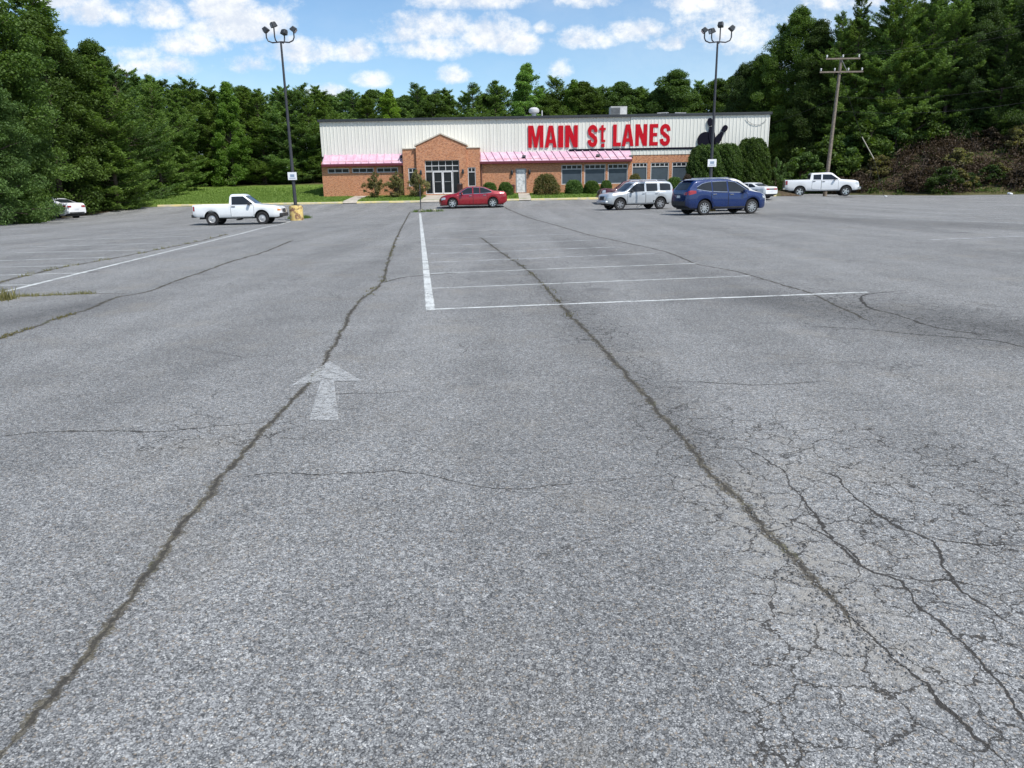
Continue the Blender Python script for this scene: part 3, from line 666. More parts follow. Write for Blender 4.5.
# steel side door
a, b, z0, z1 = sdoor
DOORM = simple('weathered_door_paint', (.62,.63,.62), .6, var=.25, nscale=5)
mb = MB(); mb.box(a+.09, b-.09, .05, .10, z0+.01, z1-.09); d = mb.build('side_door', DOORM, bld)
mb = MB(); mb.tube([(b-.17,.045,z0+1.0),(b-.17,.0,z0+1.0),(b-.28,.0,z0+1.0)], .015); mb.build('handle', GREYM, d)
mb = MB(); mb.box(a+.003, a+.09, .01, .11, z0, z1-.003); mb.box(b-.09, b-.003, .01, .11, z0, z1-.003); mb.box(a+.09, b-.09, .01, .11, z1-.09, z1-.003); mb.build('door_frame', simple('grey_frame', (.25,.26,.27), .5), bld)
def sconce(u, v, y):
    x, z = L_(u, v, YB+y); mb = MB(); mb.box(x-.06, x+.06, y-.03, y-.002, z-.16, z+.16)
    mb.lathe([(.02,z+.2),(.07,z+.16),(.09,z+.1),(.10,z-.12),(.07,z-.18),(.02,z-.22)], 10, M=Matrix.Translation((x, y-.13, 0))); mb.build('wall_lamp', CHAR, bld, smooth=True)
for (u, v, y) in ((421,172.5,yc),(463,171.5,yc),(512,172.5,0),(529.5,172,0)): sconce(u, v, y)
mb = MB(); x, z = L_(404.3, 180); mb.tube([(xG0-.12,-.08,ZAW_B),(xG0-.12,-.08,-.1)], .05); BP_ = simple('brown_pipe', (.16,.08,.06), .6); mb.build('downpipe', BP_, bld); mb = MB(); mb.tube([(xG1+.12,-.08,ZAW_B),(xG1+.12,-.08,-.1)], .05); mb.build('downpipe', BP_, bld)

# floodlights on the awning that light the sign
FL = []
for (u, v, lab) in ((524,157.5,'small dark floodlight on pink awning below the M of the sign'),(598,156.5,'small dark floodlight on pink awning below the t of the sign'),(631,157.5,'small dark floodlight at the right end of the pink awning'),(402,157.5,'small dark floodlight on left pink awning beside the brick gable')):
    p = atY(u, v+1, 65.1); e = empty('floodlight', (p.x, 65.1, p.z-.12), label=lab, cat='floodlight', group='floodlights on the awning')
    mb = MB(); mb.tube([(0,0,0),(0,-.05,.12),(0,-.03,.2)], .025, 6); mb.build('bracket', CHAR, e)
    R = Matrix.Translation((0,0,.27)) @ Matrix.Rotation(radians(-40), 4, 'X'); mb = MB(); mb.box(-.15,.15,-.09,.08,-.1,.1, M=R); mb.build('lamp_head', CHAR, e, bevel=.02)

# ---------------------------------------------------------------- sign lettering
RED = simple('red_sign_plastic', (.50,.006,.016), .6, var=.08); RED.node_tree.nodes['Principled BSDF'].inputs['Specular IOR Level'].default_value = .15; BLK = simple('black_sign_plastic', (.008,.008,.016), .7); BLK.node_tree.nodes['Principled BSDF'].inputs['Specular IOR Level'].default_value = .1
def arc(cx, cy, rx, ry, a0, a1, n=10): return [(cx+rx*cos(radians(a0+(a1-a0)*i/n)), cy+ry*sin(radians(a0+(a1-a0)*i/n))) for i in range(n+1)]
def glyph(ch):
    """list of outlines in the unit box"""
    if ch == 'M': return [[(0,0),(.24,0),(.24,.66),(.40,0),(.60,0),(.76,.66),(.76,0),(1,0),(1,1),(.66,1),(.5,.40),(.34,1),(0,1)]]
    if ch == 'A': return [[(0,0),(.30,0),(.35,.20),(.65,.20),(.70,0),(1,0),(.68,1),(.32,1)], 'hole', [(.395,.36),(.605,.36),(.5,.80)]]
    if ch == 'I': return [[(0,0),(1,0),(1,1),(0,1)]]
    if ch == 'N': return [[(0,0),(.31,0),(.31,.52),(.66,0),(1,0),(1,1),(.69,1),(.69,.50),(.36,1),(0,1)]]
    if ch == 'L': return [[(0,0),(1,0),(1,.17),(.46,.17),(.46,1),(0,1)]]
    if ch == 'E': return [[(0,0),(1,0),(1,.17),(.43,.17),(.43,.43),(.9,.43),(.9,.59),(.43,.59),(.43,.83),(1,.83),(1,1),(0,1)]]
    if ch == 'S':
        c_ = [(.83,.68)]+arc(.5,.74,.31,.165,0,180,12)+[(.22,.62),(.5,.50),(.78,.38)]+arc(.5,.26,.31,.165,0,-180,12)+[(.17,.32)]
        return [('stroke', c_, .20, .10)]
    if ch == 't': return [[(.32,0),(.95,0),(.95,.13),(.66,.13),(.66,.70),(1,.70),(1,.84),(.66,.84),(.66,1),(.32,1),(.32,.84),(0,.84),(0,.70),(.32,.70)]]
sgn_p = atY(600, 137, YS); sign = empty('building_sign', (sgn_p.x, YS-.035, sgn_p.z), label='red block letters MAIN St LANES mounted on the white metal wall', cat='sign')
def zs_(X, Y): return 520+X*.15625, 110+Y*.15625
def letter(ch, X0, X1, Y0, Y1):
    (u0, v0), (u1, v1) = zs_(X0, Y0), zs_(X1, Y1); um = (u0+u1)/2
    a = atY(u0, (v0+v1)/2, YS).x-sgn_p.x; b = atY(u1, (v0+v1)/2, YS).x-sgn_p.x; z0 = atY(um, v1, YS).z-sgn_p.z; z1 = atY(um, v0, YS).z-sgn_p.z
    g = glyph(ch); mb = MB(); y0, y1 = -.07, -.0
    mp = lambda p: (a+(b-a)*p[0], z0+(z1-z0)*p[1])
    if isinstance(g[0], tuple) and g[0][0] == 'stroke':
        c_ = [mp(p) for p in g[0][1]]; wx, wz = g[0][2]*(b-a)*.9, g[0][3]*(z1-z0); L_r = []
        for i, p in enumerate(c_):
            q0, q1 = c_[max(0, i-1)], c_[min(len(c_)-1, i+1)]; d = Vector((q1[0]-q0[0], q1[1]-q0[1])).normalized(); n = Vector((-d.y, d.x))
            L_r.append(((p[0]+n.x*wx*.9, p[1]+n.y*wz), (p[0]-n.x*wx*.9, p[1]-n.y*wz)))
        for s, t in zip(L_r[:-1], L_r[1:]): mb.prism([s[0], s[1], t[1], t[0]], y0, y1)
    elif len(g) == 3:
        o = [mp(p) for p in g[0]]; h = [mp(p) for p in g[2]]
        # A: outer 0..7, hole 0..2
        for q in ([o[0],o[1],o[2],h[0],o[7]], [o[2],o[3],h[1],h[0]], [o[3],o[4],o[5],o[6],h[1]], [o[7],h[0],h[2]], [o[7],h[2],o[6]], [h[2],h[1],o[6]]): mb.prism(q, y0, y1)
    elif ch in 'I': mb.prism([mp(p) for p in g[0]], y0, y1)
    else:
        pts = [mp(p) for p in g[0]]; bm = bmesh.new(); f = bm.faces.new([bm.verts.new((p[0], y0, p[1])) for p in pts])
        r = bmesh.ops.extrude_face_region(bm, geom=[f]); bmesh.ops.translate(bm, verts=[v for v in r['geom'] if isinstance(v, bmesh.types.BMVert)], vec=(0, y1-y0, 0))
        bmesh.ops.triangulate(bm, faces=[f_ for f_ in bm.faces if len(f_.verts) > 4]); bmesh.ops.recalc_face_normals(bm, faces=bm.faces)
        me = bpy.data.meshes.new('letter'); bm.to_mesh(me); bm.free(); me.materials.append(RED); link(bpy.data.objects.new('letter', me), sign); return
    mb.build('letter', RED, sign)
for ch, x0_, x1_, y0_, y1_ in (('M',52,150,100,241),('A',160,235,100,240),('I',245,277,100,240),('N',290,370,98,239),('S',432,497,96,236),('t',507,548,97,205),('L',595,645,93,232),('A',652,728,92,231),('N',738,812,91,230),('E',828,882,90,228),('S',893,962,90,229)):
    letter(ch, x0_, x1_, y0_, y1_)
letter('I', 520, 540, 216, 238)
p0 = atY(569, 150.2, YS); p1 = atY(702, 147, YS)
mb = MB(); zc = p0.z-sgn_p.z; mb.box(p0.x-sgn_p.x, 631.5 and (BO.x+xA-.01-sgn_p.x), -.06, 0, zc-.08, zc+.08); mb.box(BO.x+xA-.009-sgn_p.x, p1.x-sgn_p.x, -.09, -.03, zc-.08, zc+.08)
mb.build('underline_bar', BLK, sign)
# ball and pins
ep = atY(705, 140, YS-.1); emb = empty('bowling_emblem', (ep.x, YS-.115, ep.z), label='black bowling ball and two flying pins on the white metal wall', cat='sign')
def pe(X, Y): p = atY(690+X*.0912, 100+Y*.0911, YS-.1); return Vector((p.x-ep.x, p.z-ep.z))
mb = MB(); c_ = pe(165, 440); r = (pe(250, 440)-c_).length; mb.prism([(c_.x+r*cos(t), c_.y+r*sin(t)) for t in np.linspace(0, 2*pi, 29)[:-1]], -.10, 0); mb.build('ball', BLK, emb)
def pin(head, base, s):
    h, b_ = pe(*head), pe(*base); d = b_-h; L = d.length; d /= L; n = Vector((-d.y, d.x)); mb = MB()
    for prof in ([(0,.03),(.03,.10),(.10,.14),(.19,.14),(.25,.11),(.29,.085)], [(.315,.068),(.36,.085),(.48,.14),(.62,.18),(.76,.17),(.9,.12),(1,.09)]):
        l = [h+d*(L*t)+n*(w*s) for t, w in prof]; r_ = [h+d*(L*t)-n*(w*s) for t, w in prof]; mb.prism([tuple(p) for p in l+r_[::-1]], -.145, -.045)
    mb.build('pin', BLK, emb)
pin((212,198),(248,500),1.55); pin((398,280),(255,510),1.55)
# loose cable on wall
pts = [atY(690+X*.0912, 100+Y*.0911, YS-.14) for X, Y in ((615,200),(640,235),(680,262),(730,272),(780,262),(820,235),(838,215))]
mb = MB(); mb.tube(pts, .022, 5); tag(mb.build('hanging_cable', GREYM), 'thin grey cable sagging on the white wall near its right end', 'cable')

# rooftop items
p = atY(534, 110, 68); z0 = BO.z+ZTOP+.1
o = empty('roof_ventilator', (p.x, 68, z0), label='round white ventilator on the roof above the letter M', cat='roof vent')
mb = MB(); mb.tube([(0,0,0),(0,0,.4)], .2, 14); mb.build('stack', GREYM, o); mb = MB(); mb.lathe([(.2,.38),(.42,.45),(.46,.58),(.44,.72),(.26,.86),(.02,.9)], 18); mb.build('cap', WHITE, o, smooth=True)
mb = MB(); mb.tube([(0,0,0),(0,0,.62)], .05, 8); o = mb.build('vent_pipe', WHITE); o.location = (atY(542, 112, 68).x, 68, z0); tag(o, 'thin white vent pipe on the roof beside round ventilator', 'pipe')
p = atY(618, 110, 72); o = empty('air_conditioner', (p.x, 72, z0), label='boxy grey air conditioning unit on the roof above the sign', cat='air conditioner')
mb = MB(); mb.box(-.75,.75,-.6,.6,.08,1.18); mb.build('housing', simple('unit_grey', (.36,.37,.36), .6, .2), o, bevel=.02)
mb = MB(); [mb.box(-.7+.09*k,-.66+.09*k,-.63,-.602,.2,1.05) for k in range(9)]; mb.build('grille', CHAR, o); mb = MB(); mb.box(.12,.7,-.63,-.602,.15,1.1); mb.build('panel', simple('pale_panel', (.55,.55,.53), .5), o)
p = atY(672, 108, 74); o = MB(); 
for x in (-1.1,-.5,.4,1.1): o.tube([(x,0,0),(x,0,.75)], .03, 6)
o.tube([(-1.4,0,.75),(-.3,0,.78)], .035, 6); o.tube([(-.5,0,.35),(1.3,0,.35)], .03, 6); o.tube([(.3,0,.75),(1.35,0,.72)], .035, 6)
o = o.build('pipe_rack', GREYM); o.location = (p.x, 74, z0); tag(o, 'thin galvanised pipe frame standing on the roof right of the sign', 'pipe frame')

# ---------------------------------------------------------------- lamp posts
POLEM = simple('dark_pole_paint', (.05,.052,.06), .55, .3); YBASE = None
def yb_mat():
    M, T, b = mat('chipped_yellow_concrete'); v = objc(T)
    n = T.noise(v, 3.5, 6, .7); c = T.mix(T.mr(T.noise(v, 9, 4), .3, .7), (.60,.42,.12), (.66,.52,.22))
    c = T.mix(T.mr(n, .50, .58), c, (.22,.12,.07)); c = T.mix(T.mr(T.noise(v, 6, 5, .7), .6, .66), c, (.5,.47,.4))
    T.l.new(c, b.inputs['Base Color']); b.inputs['Roughness'].default_value = .9; return M
YBASE = yb_mat(); SIGNW = simple('white_sign_face', (.78,.79,.80), .4, var=.03); SGREY = simple('faded_sign_print', (.25,.32,.42), .5)
def lamp_post(x, y, top, sz, rot, label, heads):
    z = float(asph(x, y)); e = empty('lamp_post', (x, y, z), label=label, cat='lamp post', group='tall lamp posts in the lot'); H = top-z
    mb = MB(); mb.lathe([(.0,-.05),(.36,-.05),(.36,.72),(.33,.78),(0,.80)], 20); mb.build('concrete_base', YBASE, e, smooth=True)
    mb = MB(); mb.box(-.17,.17,-.17,.17,.80,.83); mb.tube([(0,0,.83),(0,0,H)], [.095,.05], 10); mb.build('pole', POLEM, e, smooth=True)
    mb = MB(); mb.box(-.24,.24,-.135,-.125,sz-z-.20,sz-z+.20); s = mb.build('sign', SIGNW, e)
    mb = MB(); mb.box(-.11,.12,-.139,-.1355,sz-z-.05,sz-z+.09); mb.box(-.17,.17,-.139,-.1355,sz-z-.13,sz-z-.09); mb.build('faded_symbol', SGREY, s)
    for (ang, rr, up, tilt) in heads:
        A = Matrix.Rotation(ang, 4, 'Z'); mb = MB()
        mb.tube([A @ Vector(q) for q in ((0,0,H-.02),(rr*.6,0,H-.06),(rr*.9,0,H+.03),(rr,0,H+.18),(rr,0,H+up))], .035, 7); arm = mb.build('arm', POLEM, e, smooth=True)
        Mh = A @ Matrix.Translation((rr,0,H+up+.14)) @ Matrix.Rotation(tilt, 4, 'Y'); mb = MB()
        Mh = Mh @ Matrix.Scale(.74, 4)
        vs = [Mh @ Vector(q) for q in ((-.2,-.2,-.17),(.2,-.2,-.17),(.2,.2,-.17),(-.2,.2,-.17),(-.13,-.17,.17),(.15,-.17,.2),(.15,.17,.2),(-.13,.17,.17))]
        mb.add(vs, [(0,3,2,1),(4,5,6,7),(0,1,5,4),(1,2,6,5),(2,3,7,6),(3,0,4,7)]); hd = mb.build('lamp_head', CHAR, e, bevel=.03)
        Ml = Mh; mb = MB(); mb.box(.203,.212,-.15,.15,-.12,.13, M=Ml); mb.build('lens', simple('lamp_lens', (.35,.37,.4), .2), hd)
    return e
lamp_post(-11.62, 41.5, 8.95, 2.26, 0, 'tall dark lamp post on yellow base near the white small pickup', [(pi,.72,.42,.7),(0,.70,.42,.7),(radians(215),.3,.62,.35),(radians(60),.28,.34,.3)])
lamp_post(11.33, 43.0, 8.85, 2.6, 0, 'tall dark lamp post rising behind the blue SUV', [(pi,.72,.42,.7),(0,.72,.5,.7),(radians(205),.42,.35,.4),(radians(60),.42,.75,.3)])

# ---------------------------------------------------------------- utility pole, wires
WOOD = simple('weathered_wood', (.20,.165,.13), .9, var=.3, nscale=6, bump=.5); PORC = simple('porcelain', (.6,.6,.6), .3)
ux, uy = 27.35, 66.0; uz = tz(ux, uy); ut = 11.4
up = empty('utility_pole', (ux, uy, uz), label='weathered wooden utility pole with two cross arms behind white crew pickup', cat='utility pole'); H = ut-uz
tl = .35
mb = MB(); mb.tube([(-.0,0,-.3),(tl*.5,0,H*.5),(tl,0,H)], [.17,.14,.11], 12); mb.build('pole', WOOD, up, smooth=True)
ZC1 = H-.18; ZC2 = H-1.2
for (zc, x0_, x1_, nm) in ((ZC1,-1.35,1.5,3),(ZC2,-1.75,1.85,4)):
    mb = MB(); mb.box(x0_+tl, x1_+tl, -.2, -.11, zc-.06, zc+.06); arm = mb.build('cross_arm', WOOD, up, bevel=.01)
    for k in range(nm):
        x = x0_+.1+(x1_-x0_-.2)*k/(nm-1)+tl; mb = MB(); mb.lathe([(.02,zc+.06),(.03,zc+.1),(.07,zc+.14),(.05,zc+.19),(.08,zc+.24),(.04,zc+.3),(.0,zc+.31)], 10, M=Matrix.Translation((x,-.15,0))); mb.build('insulator', PORC, arm, smooth=True)
mb = MB(); mb.tube([(tl,-.16,ZC1-.1),(tl+.55,-.16,ZC2)], .02, 5); mb.build('brace', GREYM, up)
WIRE = simple('dark_wire', (.03,.03,.03), .95)
def wire(a, b, sag, lab, r=.009):
    a, b = Vector(a), Vector(b); pts = [a.lerp(b, t)-Vector((0,0,4*sag*t*(1-t))) for t in np.linspace(0, 1, 15)]
    mb = MB(); mb.tube(pts, r, 5); tag(mb.build('power_line', WIRE), lab, 'power line')
px_ = ux+tl
wire((px_+1.4,uy-.15,uz+ZC1+.3), atY(1060, 22, 62), .5, 'upper power line running right from the top cross arm')
wire((px_+.1,uy-.15,uz+ZC1+.3), atY(1060, 14, 66), .5, 'topmost power line running right above the brushy bank')
wire((px_,uy-.1,atY(831,97,66).z), atY(1060, 78, 60), .6, 'middle power line running right across the dark trees')
wire((px_,uy-.1,atY(834,111,66).z), atY(1060, 96, 60), .6, 'lowest power line running right from the wooden pole')
wire((px_,uy-.1,atY(831,97,66).z), atY(700, 134, 88), .8, 'power line running left from the wooden pole behind the building')
a, b = atY(862, 137, 68), atY(874, 159, 66.5)
mb = MB(); mb.tube([a, b], .04, 8); g = mb.build('guard', simple('pale_guard', (.33,.31,.25), .6)); gw = empty('guy_wire', (b.x+1.0, 65.9, tz(b.x+1.0, 65.9)), label='slanted guy wire with pale plastic guard on the brushy bank', cat='guy wire')
g.parent = gw; g.location = -Vector(gw.location)
mb = MB(); mb.tube([Vector((px_, uy, uz+ZC2)), a, b, Vector((b.x+.9, 65.9, tz(b.x+.9, 65.9)))], .013, 5); w_ = mb.build('cable', WIRE); w_.parent = gw; w_.location = -Vector(gw.location)

# ---------------------------------------------------------------- vehicles
TYRE = simple('tyre_rubber', (.018,.018,.019), .85); RIM = simple('alloy_rim', (.55,.56,.57), .3, .8, var=.05); STEEL = simple('steel_rim', (.50,.50,.50), .4, .5, var=.08)
PLAST = simple('black_plastic', (.025,.026,.028), .6); LENS = simple('headlight_lens', (.55,.58,.6), .1, .3, coat=1); REDL = simple('tail_lens', (.30,.012,.015), .15, coat=1)
CHROME = simple('chrome', (.7,.71,.72), .12, 1, var=.03); SEAM = simple('door_gap', (.012,.012,.013), .8); PLATE = simple('number_plate', (.65,.67,.70), .4); AMBER = simple('amber_lens', (.6,.22,.03), .2)
def paint(name, col, metal=0.0, rough=.3): return simple(name, col, rough, metal, var=.03, nscale=1.5, coat=.8)
def interp(tab, x): xs_, ys_ = zip(*tab); return float(np.interp(x, xs_, ys_))
def vehicle(name, loc, heading, P, label, cat):
    body_m = P['paint']; root = empty(name, loc, heading, label=label, cat=cat)
    L = P['L']; hx = L/2; wx = P['wheels']; R = P['R']; Ra = P['Ra']; rock = P['rock']; tum = P.get('tumble', .28); bed = P.get('bed')
    st = list(np.linspace(-hx, hx, int(L/.05)))
    for w in wx:
        for s in (-1, 1): st += [w+s*Ra*1.0, w+s*(Ra*1.0+.004)]
        st += [w+Ra*cos(t) for t in np.linspace(.05, pi-.05, 15)]
    for q in P.get('cuts', []): st += [q-.003, q+.003]
    if bed: st += [bed[0], bed[0]+.004, bed[1]-.004, bed[1]]
    st = sorted(set(round(s, 4) for s in st if -hx <= s <= hx))
    dense = np.linspace(-hx-.2, hx+.2, int((L+.4)/.01)); tp = np.interp(dense, *zip(*P['top']))
    if not P.get('sharp'):
        k = np.exp(-(np.arange(-9, 10)/4.0)**2); k /= k.sum(); tp2 = np.convolve(np.pad(tp, 9, 'edge'), k, 'valid')
    else:
        k = np.exp(-(np.arange(-5, 6)/1.6)**2); k /= k.sum(); tp2 = np.convolve(np.pad(tp, 5, 'edge'), k, 'valid')
    top = lambda x: float(np.interp(x, dense, tp2))
    rows = []; NP = 18
    for x in st:
        w = interp(P['plan'], x); zt = top(x); zb = interp(P['bot'], x); arch = False
        for wc in wx:
            if abs(x-wc) <= Ra: zb = max(zb, R+.02+math.sqrt(max(0, Ra*Ra-(x-wc)**2))-.0); arch = True
        inbed = bed and bed[0] < x < bed[1]
        zbelt = min(interp(P['belt'], x), zt-.05); zb = min(zb, zbelt-.06)
        rr = min(.10, .5*(zt-zbelt)); pts = [(0, zb), (w-.16, zb), (w-.05, zb+.005), (w-.012, zb+.06 if not arch else zb+.01)]
        H_ = zbelt-zb
        pts += [(w+.004, zb+.35*H_), (w, zb+.6*H_), (w-.006, zb+.8*H_), (w-.018, zb+.93*H_), (w-.04, zbelt)]
        if inbed:
            fl = P['bedfloor']; pts = pts[:9]+[(w-.045, zt-.01), (w-.06, zt), (w-.13, zt), (w-.15, zt-.02), (w-.15, zt-.06), (w-.15, fl+.1), (w-.15, fl), (w*.4, fl), (0, fl)]
        else:
            for kk in (1, 2, 3, 4):
                z = zbelt+(zt-rr-zbelt)*kk/4; pts.append((w-.045-tum*(z-zbelt), z))
            yt = pts[-1][0]; cr = P.get('crown', .03)*min(1, (zt-zb)/.8)
            pts += [(yt-rr*.25, zt-rr*.45), (yt-rr*.75, zt-rr*.1), (yt-rr*1.6, zt+cr*.2), (yt*.5, zt+cr*.8), (0, zt+cr)]
        rows.append([(x, a_, b_) for a_, b_ in pts])
    NP = len(rows[0]); V = []; n2 = 2*NP-2
    for r in rows: V += [(x, y, z) for x, y, z in r]+[(x, -y, z) for x, y, z in r[-2:0:-1]]
    Fc = []; mi = []
    for i in range(len(rows)-1):
        for k in range(n2):
            a_, b_ = i*n2+k, i*n2+(k+1) % n2; Fc.append((a_, a_+n2, b_+n2, b_)); kk = k if k < NP else n2-1-k
            mi.append(1 if kk < 2 else 0)
    Fc.append(tuple(range(n2))); mi.append(0); Fc.append(tuple(range((len(rows)-1)*n2, len(rows)*n2))[::-1]); mi.append(0)
    me = bpy.data.meshes.new('body'); me.from_pydata(V, [], Fc); me.materials.append(body_m); me.materials.append(PLAST)
    me.polygons.foreach_set('material_index', mi); bm = bmesh.new(); bm.from_mesh(me); bmesh.ops.recalc_face_normals(bm, faces=bm.faces); bm.to_mesh(me)
    bvh = BVHTree.FromBMesh(bm); bm.free(); me.polygons.foreach_set('use_smooth', [True]*len(me.polygons)); me.set_sharp_from_angle(angle=radians(38))
    link(bpy.data.objects.new('body', me), root)
    def hit(axis, a_, b_, off):
        if axis == 'L': o, d = Vector((a_, 3, b_)), Vector((0,-1,0))
        elif axis == 'R': o, d = Vector((a_, -3, b_)), Vector((0,1,0))
        elif axis == 'F': o, d = Vector((6, a_, b_)), Vector((-1,0,0))
        elif axis == 'B': o, d = Vector((-6, a_, b_)), Vector((1,0,0))
        else: o, d = Vector((a_, b_, 4)), Vector((0,0,-1))
        loc_, n, *_ = bvh.ray_cast(o, d)
        if loc_ is None: return None
        return loc_-d*off
    def patch(nm, axis, cols, off, m_, par=None, rows_=5, sub=5):
        """cols: (a, lo, hi) across; projected on the body"""
        cc = []
        for p_, q_ in zip(cols[:-1], cols[1:]):
            for k in range(sub): t = k/sub; cc.append(tuple(p_[j]*(1-t)+q_[j]*t for j in range(3)))
        cc.append(cols[-1]); vs = []; fs = []; last = None
        for (a_, lo, hi_) in cc:
            for r_ in range(rows_+1):
                h = hit(axis, a_, lo+(hi_-lo)*r_/rows_, off); h = h or last or Vector((0,0,0)); last = h; vs.append(h)
        n = rows_+1
        for i in range(len(cc)-1):
            for r_ in range(rows_): a1 = i*n+r_; fs.append((a1, a1+n, a1+n+1, a1+1))
        mb = MB(); mb.add(vs, fs); o = mb.build(nm, m_, par or root, smooth=True, fixn=False)
        return o
    def seam(axis, pl, w=.014, off=.004, par=None, m_=SEAM, nm='door_gap'):
        mb = MB()
        for p_, q_ in zip(pl[:-1], pl[1:]):
            n = 8; d = Vector((q_[0]-p_[0], q_[1]-p_[1])).normalized(); nn_ = Vector((-d.y, d.x))*w/2; vs = []
            for k in range(n+1):
                c_ = Vector((p_[0]+(q_[0]-p_[0])*k/n, p_[1]+(q_[1]-p_[1])*k/n))
                for s in (-1, 1): h = hit(axis, c_.x+nn_.x*s, c_.y+nn_.y*s, off); vs.append(h or (vs[-1] if vs else Vector((0,0,.5))))
            mb.add(vs, [(2*k, 2*k+2, 2*k+3, 2*k+1) for k in range(n)])
        return mb.build(nm, m_, par or root, fixn=False)
    for side in ('L', 'R'):
        s = 1 if side == 'L' else -1
        for cols in P['windows']:
            patch('side_window', side, cols, .006, CARGLASS)
            if P.get('chrome_win'): seam(side, [(c_[0], c_[1]-.015) for c_ in cols], .022, .01, None, CHROME, 'window_trim'); seam(side, [(c_[0], c_[2]+.012) for c_ in cols], .018, .01, None, CHROME, 'window_trim')
        for dc, hd in P['doors']:
            d = patch('door', side, dc, .010, body_m); pl = [(c_[0], c_[1]) for c_ in dc]+[(c_[0], c_[2]) for c_ in dc[::-1]]; seam(side, pl+[pl[0]], .03, .005, d)
            h = hit(side, hd[0], hd[1], .03); mb = MB(); mb.box(h.x-.1, h.x+.1, h.y-.018, h.y+.018, h.z-.018, h.z+.018); mb.build('handle', P.get('handle', body_m), d, bevel=.008)
        mx, mz = P['mirror']; h = hit(side, mx, mz, .0); mb = MB()
        mb.box(mx-.06, mx+.07, h.y+s*.05 if s > 0 else h.y-.24, h.y+.24 if s > 0 else h.y-.05, mz-.02, mz+.12); mb.box(mx-.02, mx+.04, min(h.y, h.y+s*.07), max(h.y, h.y+s*.07), mz, mz+.05); mb.build('mirror', P.get('mirror_m', body_m), root, bevel=.025)
        for (nm, cols, m_) in P.get('side_lights', []): patch(nm, side, cols, .008, m_)
        if P.get('cladding'):
            zc = P['cladding']; xs_ = [wx[0]+Ra+.01, wx[1]-Ra-.01]; patch('sill_cladding', side, [(xs_[0], rock+.02, zc), (xs_[1], rock+.02, zc)], .016, PLAST)
    for (nm, axis, cols, m_) in P['panels']: patch(nm, axis, cols, .008, m_)
    # underbody keeps daylight from showing through the arches
    mb = MB(); w0 = interp(P['plan'], 0); mb.box(-hx+.25, hx-.25, -w0+.30, w0-.30, rock-.03, R+Ra+.03); mb.build('underbody', PLAST, root)
    for bx in P.get('boxes', []):
        nm, dims, m_, bv = bx; mb = MB(); mb.box(*dims); mb.build(nm, m_, root, bevel=bv)
    for t in P.get('tubes', []):
        nm, pts, r, m_ = t; mb = MB(); mb.tube(pts, r, 8); mb.build(nm, m_, root, smooth=True)
    # wheels
    wt = P.get('tyre_w', .22); rr_ = R*P.get('rimf', .66)
    for wc in wx:
        for s in (-1, 1):
            yo = s*(interp(P['plan'], wc)-.03); A = Matrix.Translation((wc, yo, R)) @ Matrix.Scale(s, 4, Vector((0,1,0)))
            mb = MB(); mb.lathe([(rr_*.97,-wt),(R*.93,-wt),(R*.985,-wt+.03),(R,-wt*.5),(R*.985,-.035),(R*.93,-.006),(rr_*1.08,0),(rr_,-.012),(rr_*.97,-wt*.4)], 32, 'y', A, close=True); ty = mb.build('wheel', TYRE, root, smooth=True)
            mb = MB(); mb.lathe([(rr_*.985,-.012),(rr_*.93,-.018),(rr_*.90,-.05),(rr_*.88,-.10),(0.001,-.11)], 32, 'y', A, mi=1)
            mb.lathe([(.001,-.012),(.05,-.012),(.07,-.03),(.08,-.08)], 16, 'y', A)
            ns = P.get('spokes', 5)
            if ns:
                for k in range(ns):
                    Rk = A @ Matrix.Rotation(2*pi*k/ns+.3, 4, 'Y'); ww = P.get('spoke_w', .035)
                    vs = [Rk @ Vector(q) for q in ((-ww*1.2,-.02,.04),(ww*1.2,-.02,.04),(ww,-.014,rr_*.95),(-ww,-.014,rr_*.95),(-ww*1.2,-.07,.04),(ww*1.2,-.07,.04),(ww,-.06,rr_*.95),(-ww,-.06,rr_*.95))]
                    mb.add(vs, [(0,1,2,3),(0,3,7,4),(1,5,6,2),(3,2,6,7)])
                mb.lathe([(rr_*.99,-.008),(rr_*.92,-.010),(rr_*.92,-.05)], 32, 'y', A)
            else: mb.lathe([(rr_*.92,-.012),(rr_*.80,-.045),(rr_*.62,-.03),(rr_*.35,-.035),(.05,-.03)], 32, 'y', A)
            mb.build('rim', [P.get('rim', RIM), PLAST], ty, smooth=True)
    return root

def zroad(x, y): return float(asph(x, y))
